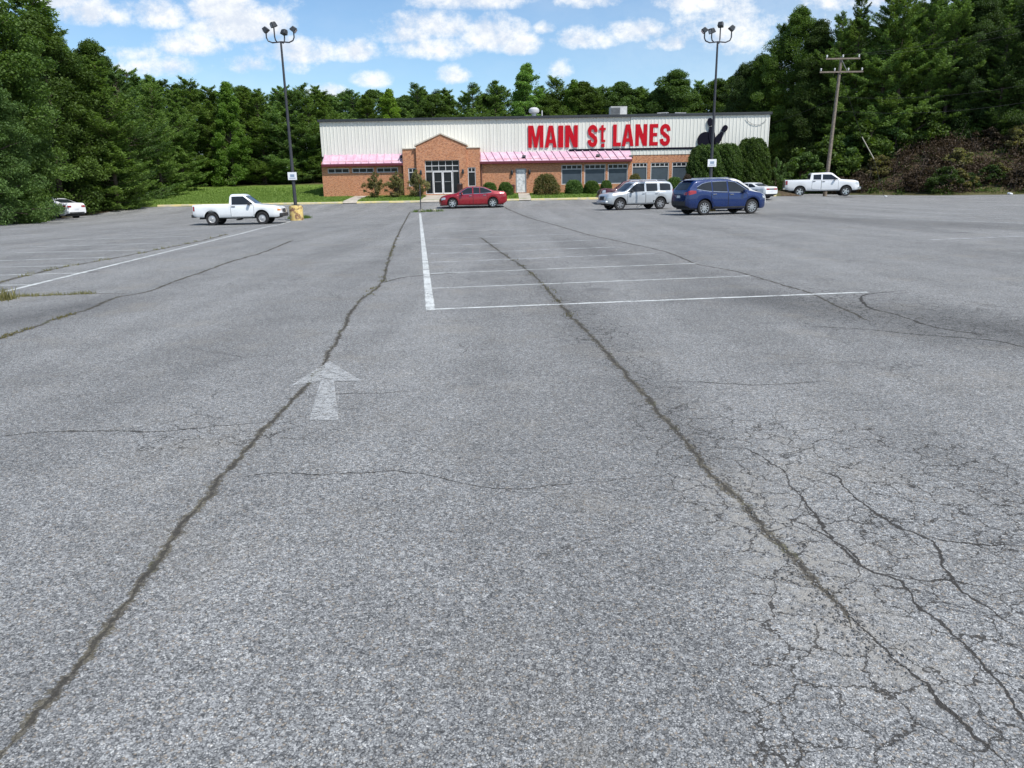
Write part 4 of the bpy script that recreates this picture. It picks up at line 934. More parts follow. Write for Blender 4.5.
# --- small white regular-cab pickup
WP = paint('white_paint_pickup', (.74,.76,.77), 0, .35)
hx = 2.42
P = dict(L=4.84, paint=WP, wheels=(-1.42,1.33), R=.34, Ra=.42, rock=.36, tumble=.30, crown=.02, bed=(-2.36,-.42), bedfloor=.70, sharp=True, cuts=[-.40],
  top=[(-2.42,1.08),(-.41,1.08),(-.39,1.55),(-.30,1.60),(.28,1.60),(.42,1.55),(1.00,1.09),(1.10,1.07),(1.9,1.00),(2.25,.93),(2.37,.82),(2.42,.62)],
  bot=[(-2.42,.50),(-2.2,.44),(-1,.40),(1,.40),(2.1,.38),(2.42,.42)], belt=[(-2.42,1.06),(2.42,1.03)][:1]+[(-.4,1.06),(1.0,1.02),(2.42,.9)],
  plan=[(-2.42,.80),(-2.3,.83),(-1,.845),(1.2,.845),(2.0,.82),(2.3,.74),(2.42,.62)],
  windows=[[(-.27,1.07,1.48),(.05,1.07,1.49),(.36,1.07,1.49),(.62,1.07,1.30),(.86,1.07,1.11)]],
  doors=[([(-.33,.45,1.04),(.3,.45,1.04),(.92,.45,1.02)], (-.18,.97))], handle=PLAST, mirror=(.70,1.07), mirror_m=PLAST,
  side_lights=[('taillight', [(-2.40,.76,1.0),(-2.30,.76,1.0)], REDL), ('marker_lamp', [(2.2,.72,.84),(2.36,.72,.80)], AMBER)],
  panels=[('windshield','F',[(-.62,1.12,1.50),(0,1.12,1.53),(.62,1.12,1.50)],CARGLASS),('rear_window','B',[(-.55,1.14,1.46),(.55,1.14,1.46)],CARGLASS),('headlight','F',[(.36,.66,.82),(.60,.66,.82)],LENS),('headlight','F',[(-.60,.66,.82),(-.36,.66,.82)],LENS),('grille','F',[(-.34,.62,.82),(.34,.62,.82)],PLAST),
     ('taillight','B',[(-.78,.74,1.0),(-.66,.74,1.0)],REDL),('taillight','B',[(.66,.74,1.0),(.78,.74,1.0)],REDL)],
  boxes=[('front_bumper',(2.28,2.46,-.76,.76,.40,.60),PLAST,.05),('rear_bumper',(-2.54,-2.40,-.78,.78,.42,.58),PLAST,.03)],
  tubes=[('exhaust',[(0,.1,.3),(.0,-.3,.28),(-.2,-.4,.27)],.04,PLAST)], spokes=0, rim=STEEL, rimf=.62, spoke_w=.03)
def place(u, v, Y): p = atY(u, v, Y); return (p.x, Y, zroad(p.x, Y))
tr_ = vehicle('pickup_truck', place(242.5, 222, 39.0), radians(4), P, 'small white single-cab pickup parked beside the yellow lamp post base', 'pickup truck'); tr_.scale = (.90, .92, .94)

# --- red sedan
RP = paint('red_metallic_paint', (.27,.004,.014), .2, .3)
P = dict(L=4.86, paint=RP, wheels=(-1.40,1.48), R=.335, Ra=.385, rock=.20, tumble=.42, crown=.03,
  top=[(-2.43,.80),(-2.38,.98),(-2.25,1.08),(-1.75,1.12),(-1.45,1.17),(-.85,1.40),(-.35,1.455),(.1,1.46),(.45,1.42),(1.15,1.03),(1.3,1.00),(1.9,.90),(2.25,.78),(2.38,.66),(2.43,.5)],
  bot=[(-2.43,.42),(-2.2,.26),(-1.8,.22),(1.9,.20),(2.3,.20),(2.43,.30)], belt=[(-2.43,.97),(-1.5,1.0),(.6,.93),(1.2,.90),(2.0,.76),(2.43,.6)],
  plan=[(-2.43,.68),(-2.3,.80),(-1.9,.88),(0,.92),(1.6,.90),(2.0,.85),(2.25,.72),(2.38,.52),(2.43,.35)],
  windows=[[(-1.32,1.06,1.12),(-1.05,1.03,1.25),(-.72,1.01,1.37),(-.5,1.0,1.385)], [(-.46,1.0,1.385),(-.2,.99,1.40),(-.02,.99,1.40)], [(.06,.98,1.40),(.42,.97,1.36),(.7,.96,1.20),(.98,.96,1.03)]],
  doors=[([(-.98,.33,.96),(-.5,.28,.96),(.0,.28,.95)], (-.80,.86)), ([(.03,.28,.95),(.6,.28,.93),(1.0,.30,.90)], (.20,.83))], chrome_win=True, handle=CHROME, mirror=(.80,.95),
  side_lights=[('headlight', [(1.98,.62,.74),(2.15,.58,.74),(2.30,.54,.66)], LENS), ('taillight', [(-2.36,.74,.97),(-2.22,.76,.98),(-2.12,.80,.95)], REDL)],
  panels=[('windshield','F',[(-.60,1.04,1.36),(0,1.05,1.40),(.60,1.04,1.36)],CARGLASS),('rear_window','B',[(-.55,1.16,1.36),(0,1.17,1.40),(.55,1.16,1.36)],CARGLASS),('grille','F',[(-.26,.34,.58),(.26,.34,.58)],PLAST),('taillight','B',[(-.62,.76,.93),(-.5,.76,.93)],REDL),('taillight','B',[(.5,.76,.93),(.62,.76,.93)],REDL)],
  boxes=[('front_lip',(2.05,2.38,-.62,.62,.16,.22),PLAST,.02)], spokes=7, rimf=.70, spoke_w=.03)
vehicle('sedan', place(473, 206, 55.3), pi+radians(5), P, 'red four-door sedan parked in front of the glass entrance', 'car')

# --- silver SUV (boxy)
SP = paint('silver_paint', (.50,.53,.55), .35, .35)
SUVB = dict(L=4.76, paint=SP, wheels=(-1.38,1.47), R=.375, Ra=.45, rock=.34, tumble=.22, crown=.03,
  top=[(-2.38,.9),(-2.36,1.10),(-2.26,1.55),(-2.12,1.74),(-1.9,1.79),(-.5,1.81),(.25,1.79),(.42,1.74),(1.05,1.20),(1.16,1.16),(1.9,1.10),(2.2,1.03),(2.33,.9),(2.38,.6)],
  bot=[(-2.38,.46),(-2.1,.40),(0,.36),(2,.38),(2.38,.44)], belt=[(-2.38,1.16),(.9,1.12),(1.2,1.08),(2.38,.95)],
  plan=[(-2.38,.78),(-2.25,.87),(-1.5,.92),(1.6,.92),(2.0,.88),(2.25,.76),(2.38,.60)],
  windows=[[(-2.10,1.22,1.60),(-1.9,1.22,1.66),(-1.32,1.20,1.67)], [(-1.14,1.19,1.67),(-.36,1.17,1.68)], [(-.22,1.17,1.68),(.32,1.15,1.66),(.6,1.15,1.46),(.92,1.15,1.22)]],
  doors=[([(-1.22,.80,1.12),(-.95,.46,1.12),(-.3,.44,1.11)], (-1.05,1.03)), ([(-.27,.44,1.11),(.4,.44,1.10),(.98,.46,1.08)], (-.12,1.03))], mirror=(.72,1.12), mirror_m=PLAST, handle=CHROME,
  side_lights=[('headlight', [(2.05,.80,1.0),(2.3,.78,.95)], LENS), ('taillight', [(-2.33,.86,1.18),(-2.24,.86,1.35)], REDL)],
  panels=[('windshield','F',[(-.66,1.22,1.68),(0,1.22,1.71),(.66,1.22,1.68)],CARGLASS),('rear_window','B',[(-.62,1.22,1.62),(.62,1.22,1.62)],CARGLASS),('grille','F',[(-.34,.66,.90),(.34,.66,.90)],PLAST),('headlight','F',[(.38,.74,.93),(.58,.74,.93)],LENS),('headlight','F',[(-.58,.74,.93),(-.38,.74,.93)],LENS),
     ('taillight','B',[(-.78,.8,1.2),(-.66,.8,1.2)],REDL),('taillight','B',[(.66,.8,1.2),(.78,.8,1.2)],REDL),('number_plate','B',[(-.17,.86,.98),(.17,.86,.98)],PLATE)],
  boxes=[('front_bumper',(2.22,2.44,-.74,.74,.44,.62),SP,.06),('rear_bumper',(-2.46,-2.30,-.80,.80,.46,.64),SP,.04)],
  tubes=[('roof_rail',[(-1.9,.60,1.80),(-1.8,.60,1.87),(.0,.60,1.89),(.15,.60,1.81)],.022,CHROME),('roof_rail',[(-1.9,-.60,1.80),(-1.8,-.60,1.87),(.0,-.60,1.89),(.15,-.60,1.81)],.022,CHROME)], spokes=6, rimf=.62, spoke_w=.04)
sv_ = vehicle('sport_utility_vehicle', place(635, 205, 47.6), pi+radians(17), SUVB, 'boxy silver SUV with roof rails parked left of the blue SUV', 'SUV'); sv_.scale = (.96,.96,.93)

# --- maroon SUV behind it
Q = dict(SUVB); Q['paint'] = paint('maroon_paint', (.06,.006,.012), .2, .35); Q['top'] = [(x, z*.88 if z > 1.12 else z) for x, z in SUVB['top']]; Q['belt'] = [(x, z*.93) for x, z in SUVB['belt']]; Q['windows'] = [[(a, lo*.94, hi_*.875) for a, lo, hi_ in w_] for w_ in SUVB['windows']]; Q['tubes'] = [(n, [(x, y, z*.88) for x, y, z in p_], r, m_) for n, p_, r, m_ in SUVB['tubes']]; Q['panels'] = [(n, a, [(y, lo, hi_*(.88 if hi_ > 1.5 else 1)) for y, lo, hi_ in c_], m_) for n, a, c_, m_ in SUVB['panels']]; Q['mirror'] = (.72, 1.04); Q['boxes'] = [(n, d, Q['paint'] if m_ is SP else m_, b_) for n, d, m_, b_ in SUVB['boxes']]
vehicle('sport_utility_vehicle', place(630, 200, 56.5), pi+radians(6), Q, 'dark maroon SUV mostly hidden behind the silver SUV', 'SUV')

# --- blue crossover
BP = paint('blue_metallic_paint', (.001,.020,.11), .2, .28)
P = dict(L=4.68, paint=BP, wheels=(-1.36,1.34), R=.36, Ra=.425, rock=.30, tumble=.32, crown=.04,
  top=[(-2.34,.85),(-2.32,1.12),(-2.18,1.30),(-1.95,1.58),(-1.78,1.66),(-1.2,1.70),(-.3,1.72),(.1,1.70),(.4,1.63),(1.15,1.16),(1.3,1.12),(1.9,1.02),(2.2,.88),(2.31,.72),(2.34,.5)],
  bot=[(-2.34,.48),(-2.1,.34),(0,.28),(2.0,.26),(2.34,.34)], belt=[(-2.34,1.14),(-1.6,1.18),(-1.0,1.10),(.8,1.03),(1.2,1.0),(2.0,.9),(2.34,.75)],
  plan=[(-2.34,.70),(-2.2,.82),(-1.8,.89),(0,.92),(1.5,.90),(1.9,.85),(2.15,.74),(2.28,.58),(2.34,.42)],
  windows=[[(-1.80,1.27,1.34),(-1.5,1.21,1.50),(-1.15,1.16,1.57),(-.98,1.15,1.58)], [(-.92,1.15,1.58),(-.5,1.12,1.60),(-.12,1.11,1.60)], [(-.04,1.10,1.60),(.35,1.09,1.56),(.65,1.08,1.40),(1.02,1.07,1.17)]],
  doors=[([(-1.02,.72,1.08),(-.8,.42,1.07),(-.1,.38,1.06)], (-.86,1.0)), ([(-.07,.38,1.06),(.5,.38,1.04),(1.0,.40,1.0)], (.1,.98))], chrome_win=True, handle=CHROME, mirror=(.78,1.06), cladding=.40,
  side_lights=[('taillight', [(-2.24,.98,1.16),(-2.1,1.0,1.20),(-1.86,1.06,1.18)], REDL), ('headlight', [(1.95,.80,.90),(2.22,.72,.82)], LENS)],
  panels=[('windshield','F',[(-.62,1.18,1.58),(0,1.18,1.62),(.62,1.18,1.58)],CARGLASS),('rear_window','B',[(-.58,1.24,1.54),(0,1.22,1.58),(.58,1.24,1.54)],CARGLASS),('taillight','B',[(-.74,.98,1.12),(-.48,.98,1.10)],REDL),('taillight','B',[(.48,.98,1.10),(.74,.98,1.12)],REDL),
     ('number_plate','B',[(-.17,.84,.96),(.17,.84,.96)],PLATE),('bumper_cladding','B',[(-.66,.48,.68),(0,.48,.68),(.66,.48,.68)],PLAST),('grille','F',[(-.3,.5,.68),(.3,.5,.68)],PLAST)],
  boxes=[('rear_spoiler',(-2.02,-1.72,-.52,.52,1.655,1.69),BP,.015)],
  tubes=[('roof_rail',[(-1.4,.56,1.69),(-1.3,.57,1.76),(.0,.58,1.78),(.2,.58,1.70)],.02,CHROME),('roof_rail',[(-1.4,-.56,1.69),(-1.3,-.57,1.76),(.0,-.58,1.78),(.2,-.58,1.70)],.02,CHROME)], spokes=10, rimf=.68, spoke_w=.022)
vehicle('sport_utility_vehicle', place(719, 209, 38.6), radians(17), P, 'blue metallic SUV parked nearest the camera beside the lamp post', 'SUV')

# --- silver minivan behind it
VP = paint('pale_silver_paint', (.58,.58,.56), .3, .35)
Q = dict(SUVB); Q.update(paint=VP, R=.34, Ra=.40, rock=.24, top=[(-2.38,.8),(-2.34,1.15),(-2.2,1.6),(-2.0,1.72),(-.5,1.78),(.4,1.74),(.7,1.64),(1.5,1.10),(1.9,1.0),(2.25,.85),(2.38,.55)],
   bot=[(-2.38,.40),(-2.1,.30),(0,.26),(2,.28),(2.38,.34)], windows=[[(-2.10,1.12,1.50),(-1.9,1.12,1.60),(-1.1,1.1,1.62)], [(-1.0,1.1,1.62),(-.15,1.08,1.63)], [(-.05,1.08,1.63),(.55,1.06,1.58),(1.2,1.05,1.18)]],
   belt=[(-2.38,1.06),(1.2,1.0),(2.38,.7)], boxes=[], mirror=(1.0,1.04), panels=[('windshield','F',[(-.66,1.14,1.60),(0,1.14,1.65),(.66,1.14,1.60)],CARGLASS),('rear_window','B',[(-.62,1.15,1.55),(.62,1.15,1.55)],CARGLASS)], side_lights=[])
Q['tubes'] = []
p = place(721, 206, 42.8); vehicle('minivan', p, radians(8), Q, 'pale silver minivan mostly hidden behind the blue SUV', 'van')

# --- white crew pickup on the right
WP2 = paint('white_paint_truck', (.76,.77,.78), 0, .35)
P = dict(L=5.82, paint=WP2, wheels=(-1.72,1.85), R=.40, Ra=.485, rock=.42, tumble=.26, crown=.03, bed=(-2.86,-.98), bedfloor=.88, sharp=True, cuts=[-.94],
  top=[(-2.91,1.36),(-.96,1.36),(-.93,1.80),(-.82,1.87),(.55,1.90),(.75,1.85),(1.35,1.38),(1.45,1.35),(2.4,1.27),(2.75,1.18),(2.86,1.0),(2.91,.7)],
  bot=[(-2.91,.60),(-2.5,.50),(0,.46),(2.4,.48),(2.91,.52)], belt=[(-2.91,1.33),(1.3,1.28),(2.91,1.12)],
  plan=[(-2.91,.92),(-2.7,.97),(0,1.0),(2.0,1.0),(2.5,.97),(2.8,.86),(2.91,.74)],
  windows=[[(-.72,1.36,1.74),(-.12,1.35,1.76)], [(.0,1.35,1.76),(.65,1.34,1.74),(.9,1.34,1.58),(1.18,1.34,1.40)]],
  doors=[([(-.80,.60,1.30),(-.1,.54,1.30)], (-.66,1.22)), ([(-.07,.54,1.30),(.6,.54,1.29),(1.22,.56,1.27)], (.08,1.2))], handle=PLAST, mirror=(.95,1.34), mirror_m=PLAST,
  side_lights=[('taillight', [(-2.88,.96,1.28),(-2.72,.96,1.28)], REDL), ('headlight', [(2.55,.94,1.12),(2.8,.92,1.08)], LENS)],
  panels=[('windshield','F',[(-.70,1.42,1.78),(0,1.42,1.82),(.70,1.42,1.78)],CARGLASS),('rear_window','B',[(-.66,1.42,1.74),(.66,1.42,1.74)],CARGLASS),('grille','F',[(-.40,.78,1.1),(.40,.78,1.1)],CHROME),('headlight','F',[(.42,.82,1.08),(.70,.82,1.08)],LENS),('headlight','F',[(-.70,.82,1.08),(-.42,.82,1.08)],LENS),('taillight','B',[(-.92,.96,1.28),(-.76,.96,1.28)],REDL),('taillight','B',[(.76,.96,1.28),(.92,.96,1.28)],REDL)],
  boxes=[('front_bumper',(2.76,3.02,-.90,.90,.52,.74),CHROME,.05),('rear_bumper',(-3.05,-2.89,-.90,.90,.56,.74),CHROME,.03)], spokes=5, rimf=.64, spoke_w=.05, tyre_w=.26)
vehicle('pickup_truck', place(819.5, 194, 64.0), radians(-13), P, 'large white crew-cab pickup parked below the utility pole', 'pickup truck')

# --- white coupe near hedges, seen from behind right
WP3 = paint('white_paint_coupe', (.70,.72,.72), 0, .4)
CP = dict(L=4.75, paint=WP3, wheels=(-1.36,1.34), R=.32, Ra=.375, rock=.22, tumble=.42, crown=.03,
  top=[(-2.37,.80),(-2.34,.95),(-2.2,1.0),(-1.5,1.03),(-1.3,1.08),(-.75,1.32),(-.2,1.36),(.2,1.35),(.5,1.28),(1.2,.97),(2.0,.84),(2.3,.70),(2.37,.5)],
  bot=[(-2.37,.40),(-2.1,.26),(0,.22),(2,.22),(2.37,.3)], belt=[(-2.37,.92),(1.2,.88),(2.37,.6)], plan=[(-2.37,.74),(-2.2,.84),(0,.89),(1.7,.87),(2.15,.74),(2.37,.5)],
  windows=[[(-1.2,.99,1.06),(-.8,.97,1.24),(-.45,.96,1.28)], [(-.38,.96,1.28),(.2,.95,1.29),(.55,.94,1.18),(.95,.93,1.0)]], doors=[([(-.42,.3,.92),(.3,.28,.90),(1.0,.3,.88)], (-.25,.82))], mirror=(.75,.93),
  side_lights=[], panels=[('windshield','F',[(-.58,1.0,1.26),(.58,1.0,1.26)],CARGLASS),('rear_window','B',[(-.58,1.07,1.26),(0,1.07,1.30),(.58,1.07,1.26)],CARGLASS),('taillight','B',[(-.68,.74,.87),(-.3,.74,.87)],REDL),('taillight','B',[(.3,.74,.87),(.68,.74,.87)],REDL),('number_plate','B',[(-.17,.55,.66),(.17,.55,.66)],PLATE),('trim_strip','B',[(-.29,.75,.86),(.29,.75,.86)],PLAST)], spokes=6)
cp_ = vehicle('coupe', place(750, 192, 58.4), radians(122), CP, 'white car seen from behind beside the tall clipped hedges', 'car'); cp_.scale = (.85, .88, .86)
# --- white sedan under the trees at the left
Q = dict(CP); Q.update(paint=paint('white_paint_sedan', (.74,.75,.76), 0, .35), L=4.8, top=[(-2.4,.85),(-2.36,1.05),(-2.2,1.10),(-1.7,1.13),(-.8,1.42),(-.2,1.46),(.2,1.45),(.5,1.38),(1.2,1.03),(2.0,.9),(2.3,.75),(2.4,.5)], belt=[(-2.4,.98),(1.2,.93),(2.4,.6)],
   plan=[(-2.4,.74),(-2.2,.86),(0,.91),(1.7,.89),(2.15,.76),(2.4,.5)], windows=[[(-1.25,1.08,1.14),(-.8,1.04,1.33),(-.35,1.03,1.37)], [(-.28,1.03,1.37),(.2,1.02,1.38),(.55,1.0,1.28),(.95,.99,1.06)]],
   panels=[('windshield','F',[(-.58,1.06,1.36),(.58,1.06,1.36)],CARGLASS),('rear_window','B',[(-.55,1.15,1.36),(0,1.15,1.40),(.55,1.15,1.36)],CARGLASS),('taillight','B',[(-.70,.80,.95),(-.4,.82,.93)],REDL),('taillight','B',[(.4,.82,.93),(.70,.80,.95)],REDL),('number_plate','B',[(-.17,.62,.74),(.17,.62,.74)],PLATE),('bumper_cladding','B',[(-.6,.36,.48),(.6,.36,.48)],PLAST)],
   side_lights=[('taillight', [(-2.34,.82,.96),(-2.15,.86,.96)], REDL)])
p = gnd(60, 216); wc_ = vehicle('sedan', (-29.9, 49.8, zroad(-30, 49.8)-.05), radians(160), Q, 'white sedan half hidden under overhanging trees at the left edge', 'car'); wc_.scale = (.92,.92,.9)

# ---------------------------------------------------------------- small lot things
p = gnd(421, 212); e = empty('sign_post', (p.x, p.y, p.z), label='thin bare metal post standing at the end of the white stall line', cat='post')
mb = MB(); mb.box(-.03,.03,-.02,.02,0,1.75); mb.build('post', POLEM, e); mb = MB(); mb.lathe([(0,0),(.2,0),(.18,.10),(.07,.16),(0,.16)], 14); mb.build('footing', simple('stained_concrete', (.33,.31,.26), .9), e, smooth=True)
p = gnd(434, 211.5); mb = MB(); mb.lathe([(0,0),(.17,0),(.16,.11),(.1,.15),(0,.15)], 12); o = mb.build('concrete_stub', simple('stub_concrete', (.36,.34,.28), .9)); o.location = p; tag(o, 'low concrete stub in weeds right of the thin bare post', 'stub')
def bin_(u, v, Y, lab, h, r, m_):
    p = atY(u, v, Y); e = empty('waste_bin', (p.x, Y, tz(p.x, Y)+.03), label=lab, cat='bin'); mb = MB(); mb.lathe([(0,0),(r*.9,0),(r,h*.85),(r*1.06,h*.87),(r*1.06,h*.92),(0,h*.92)], 16); mb.build('bin_body', m_, e, smooth=True)
    mb = MB(); mb.lathe([(r*.95,h*.922),(r*.8,h*.98),(0,h)], 16); mb.build('lid', PLAST, e, smooth=True)
bin_(460, 190, 64.0, 'dark waste bin beside the glass entrance doors', .95, .24, simple('bin_dark', (.05,.02,.02), .6))
bin_(512.5, 190, 64.5, 'small maroon bin beside the white side door', .75, .2, simple('bin_maroon', (.12,.02,.02), .6))
# low pale barrier past the hedges
p0, p1 = atY(772, 187, 84), atY(822, 187, 84)
mb = MB(); zz = float(asph(27, 84)); mb.box(p0.x, p1.x, 83.9, 84.1, zz+.35, zz+.62)
for k in range(5): x = p0.x+.3+(p1.x-p0.x-.6)*k/4; mb.box(x-.06, x+.06, 84.1, 84.2, zz-.05, zz+.6)
tag(mb.build('guard_rail', GREYM), 'low grey guard rail at the back corner behind the white coupe', 'guard rail')
# litter on the bank foot
def litter(u, v, s, lab):
    p = atY(u, v, 64); p = Vector((p.x, 64, 0)); mb = MB(); mb.box(-s, s, -s*.6, s*.6, 0, s*.7); o = mb.build('litter', SIGNW, bevel=s*.25); o.location = (p.x, 62.6, tz(p.x, 62.6)+.03); o.rotation_euler = (.1, .15, .5); tag(o, lab, 'litter')
litter(999, 193, .22, 'pale crumpled litter at the foot of the brush near right edge')
litter(878, 190, .12, 'small white scrap of litter at the bank foot beyond the pickup')

# ---------------------------------------------------------------- foliage
def leaf_mat(name, c1, c2, trans=.35, rough=.6):
    M, T, b = mat(name); a = T.new('ShaderNodeAttribute', attribute_name='tint').outputs['Fac']; oi = T.new('ShaderNodeObjectInfo').outputs['Random']
    c = T.mix(a, c1, c2); hsv = T.new('ShaderNodeHueSaturation', {'Color': c, 'Hue': T.mr(oi, 0, 1, .490, .509, False), 'Value': T.mr(oi, 0, 1, .8, 1.2, False), 'Saturation': T.mr(oi, 0, 1, 1.05, .9, False)}).outputs[0]
    T.l.new(hsv, b.inputs['Base Color']); b.inputs['Roughness'].default_value = rough; b.inputs['Specular IOR Level'].default_value = .25
    tr = T.new('ShaderNodeBsdfTranslucent', {'Color': T.mix(1.0, hsv, (1.5,1.6,.6), 'MULTIPLY')})
    mx = T.new('ShaderNodeMixShader', {0: trans}); T.l.new(b.outputs[0], mx.inputs[1]); T.l.new(tr.outputs[0], mx.inputs[2])
    T.l.new(mx.outputs[0], T.n['Material Output'].inputs[0]); return M
BARK = simple('bark', (.10,.078,.058), .95, var=.3, nscale=5, bump=.6)
LF_PINE = leaf_mat('pine_needles', (0.0652,0.1271,0.0254), (0.1708,0.2691,0.0485), .28)
LF_DARK = leaf_mat('dark_leaves', (0.0414,0.0776,0.0177), (0.1069,0.1786,0.0354), .28)
LF_MID = leaf_mat('mid_leaves', (0.0476,0.0975,0.0176), (0.119,0.195,0.0374), .32)
LF_LITE = leaf_mat('light_leaves', (0.069,0.143,0.018), (0.1725,0.286,0.045), .4)
LF_DEEP = leaf_mat('deep_leaves', (0.0286,0.0538,0.0154), (0.0748,0.1254,0.0308), .26)
LF_YEL = leaf_mat('yellow_leaves', (.10,.19,.015), (.22,.32,.04), .45)
LF_RED = leaf_mat('reddish_shrub_leaves', (.11,.13,.045), (.24,.20,.09), .35)
LF_BRUSH = leaf_mat('brown_brush_leaves', (.036,.024,.015), (.098,.070,.042), .15)

def leaves(C, size, tilt=1.0, asp=1.6, dirv=None):
    """quads (rhombus) at C (n,3)"""
    n = len(C); s = size*rng.uniform(.6, 1.35, n)[:, None]
    nr = rng.normal(size=(n, 3)); nr[:, 2] = np.abs(nr[:, 2])*1.2+.3*tilt; nr /= np.linalg.norm(nr, axis=1)[:, None]
    t = rng.normal(size=(n, 3)) if dirv is None else dirv+rng.normal(size=(n, 3))*.35
    t -= (t*nr).sum(1)[:, None]*nr; t /= np.linalg.norm(t, axis=1)[:, None]+1e-9; b = np.cross(nr, t)
    V = np.stack([C-t*s*asp*.5, C+b*s*.5, C+t*s*asp*.5, C-b*s*.5], 1).reshape(-1, 3)
    return V
def foliage_obj(name, chunks, tints, m_, parent):
    V = np.concatenate(chunks); n = len(V)//4; Fc = np.arange(n*4).reshape(-1, 4); tt = np.repeat(np.concatenate(tints), 4)
    return mesh_np(name, V, Fc, m_, parent, attrs={'tint': np.clip(tt, 0, 1)})

def broadleaf(name, h, r, m_, nclump=110, per=170, leaf=.19, low=.12, conic=.35, seed=1, trunk_r=.2):
    global rng; rng = np.random.default_rng(seed); rd = random.Random(seed)
    root = empty(name, (0,0,-200))
    ch, ti = [], []; tops = []
    for k in range(nclump):
        f = (k+.5)/nclump; f = f**.9; z = h*(low+(1-low)*f); prof = math.sin(pi*min(1, (.12+f*.88)**(1-conic*.5)))**.6 if conic < .6 else (1.05-f)**.75
        prof = (1-conic)*math.sqrt(max(0, 1-(2*f-.85)**2*.85))+conic*(1.08-f); prof = max(.08, prof)
        a = rd.uniform(0, 2*pi)+k*2.4; rr = r*prof*rd.uniform(.45, 1.08)*(1+.22*sin(a*3+seed)+.12*sin(z*1.3+a))
        c = np.array([rr*cos(a), rr*sin(a), z+rd.uniform(-.3,.3)]); tops.append(c)
        cr = r*rd.uniform(.17, .34)*(1-.35*f); n = int(per*rd.uniform(.6, 1.3))
        q = rng.normal(size=(n, 3)); q /= np.linalg.norm(q, axis=1)[:, None]; q *= rng.uniform(.35, 1.0, n)[:, None]**.5
        q[:, 2] = q[:, 2]*.62; q[:, 2] -= .12*(q[:, 0]**2+q[:, 1]**2)
        q *= cr; C = c+q+rng.normal(size=(n, 3))*.05
        ch.append(leaves(C, leaf)); ti.append(rng.uniform(0, 1, n)*.6+rd.uniform(0, .45))
    TP = np.array(tops); n = int(nclump*per*.22); i1 = rng.integers(0, len(TP), n); C = TP[i1]*rng.uniform(.72, 1.0, (n, 1))**[1, 1, .3]+rng.normal(size=(n, 3))*r*.075; C[:, 2] = np.clip(C[:, 2], h*low+.05, h*.96)
    ch.append(leaves(C, leaf)); ti.append(rng.uniform(.1, 1, n))
    foliage_obj('crown', ch, ti, m_, root)
    mb = MB(); pts = [(0.0,0,-.4)]; x = y = 0
    for i in range(1, 7): x += rd.uniform(-.12,.12); y += rd.uniform(-.12,.12); pts.append((x, y, h*.92*i/6))
    mb.tube(pts, [trunk_r*(1-.85*i/6) for i in range(7)], 8)
    for c in tops[::3]:
        zb = max(.1*h, c[2]-.25*np.hypot(c[0], c[1])-.5); i = min(5, int(zb/(h*.92)*6)); t = zb/(h*.92)*6-i; p0 = Vector(pts[i]).lerp(Vector(pts[i+1]), t); p1 = Vector(c)
        mb.tube([p0, p0.lerp(p1, .5)+Vector((0,0,.12)), p1], [.06,.04,.015], 5, cap=False)
    mb.build('trunk', BARK, root, smooth=True, fixn=False)
    return root
def pine(name, h, r, m_, seed=1, low=.04, dens=1.25, leaf=.065, gap=.40):
    global rng; rng = np.random.default_rng(seed); rd = random.Random(seed)
    root = empty(name, (0,0,-200)); ch, ti = [], []; mb = MB()
    pts = [(0.0,0,-.4)]; x = y = 0
    for i in range(1, 9): x += rd.uniform(-.1,.1); y += rd.uniform(-.1,.1); pts.append((x, y, h*.985*i/8))
    def tr(z): i = min(7, int(max(0, z)/(h*.985)*8)); t = z/(h*.985)*8-i; return Vector(pts[i]).lerp(Vector(pts[i+1]), t)
    mb.tube(pts, [max(.02, (.013*h)*(1-.93*i/8)) for i in range(9)], 8)
    z = h*low; 
    while z < h-.1:
        f = z/h; env = r*min(1.0, (1-f)*1.9+.16)*(.75+.25*sin(z*1.1+seed)); nb = rd.randint(4, 7)
        for k in range(nb):
            L = env*rd.uniform(.55, 1.12)+.12; az = rd.uniform(0, 2*pi); p0 = tr(z+rd.uniform(-.15,.15)); rise = rd.uniform(-.08,.25)+.75*f*f
            d = Vector((cos(az), sin(az), rise)); sid = Vector((-sin(az), cos(az), 0)); bp = []
            for t in np.linspace(0, 1, 5): bp.append(p0+d*L*t+Vector((0,0,.16*L*(t*t)-.18*L*t*(1-t)))+sid*(.06*L*sin(t*3+k)))
            mb.tube(bp, [.035,.028,.022,.015,.008], 4, cap=False)
            B = np.array([list(q) for q in bp]); n = int((46+58*L)*dens); t = rng.uniform(.22, 1.02, n)**.8; i = np.minimum(3, (t*4).astype(int)); u = t*4-i
            C = B[i]*(1-u)[:, None]+B[i+1]*u[:, None]; sp = (.34*L*(1.05-t)+.13)
            lat = rng.uniform(-1, 1, n)*sp; C = C+np.array(sid)*lat[:, None]; C[:, 2] += rng.normal(size=n)*.06+.10*np.abs(lat); C += rng.normal(size=(n, 3))*.05
            dv = np.array(d)[None, :]*.6+np.array(sid)[None, :]*np.sign(lat)[:, None]*.9+np.array([0, 0, .35])
            ch.append(leaves(C, leaf, 1.0, 4.2, dv)); ti.append(rng.uniform(0, .7, n)+rd.uniform(0, .35)*1.0)
        z += gap*rd.uniform(.7, 1.3)
    foliage_obj('crown', ch, ti, m_, root); mb.build('trunk', BARK, root, smooth=True, fixn=False)
    return root
PINES = [pine('pine_tree', 14, 3.1, LF_PINE, 11), pine('pine_tree', 14, 3.4, LF_PINE, 12, dens=.9), pine('pine_tree', 15, 2.9, LF_PINE, 13), pine('pine_tree', 13, 3.6, LF_DARK, 14)]
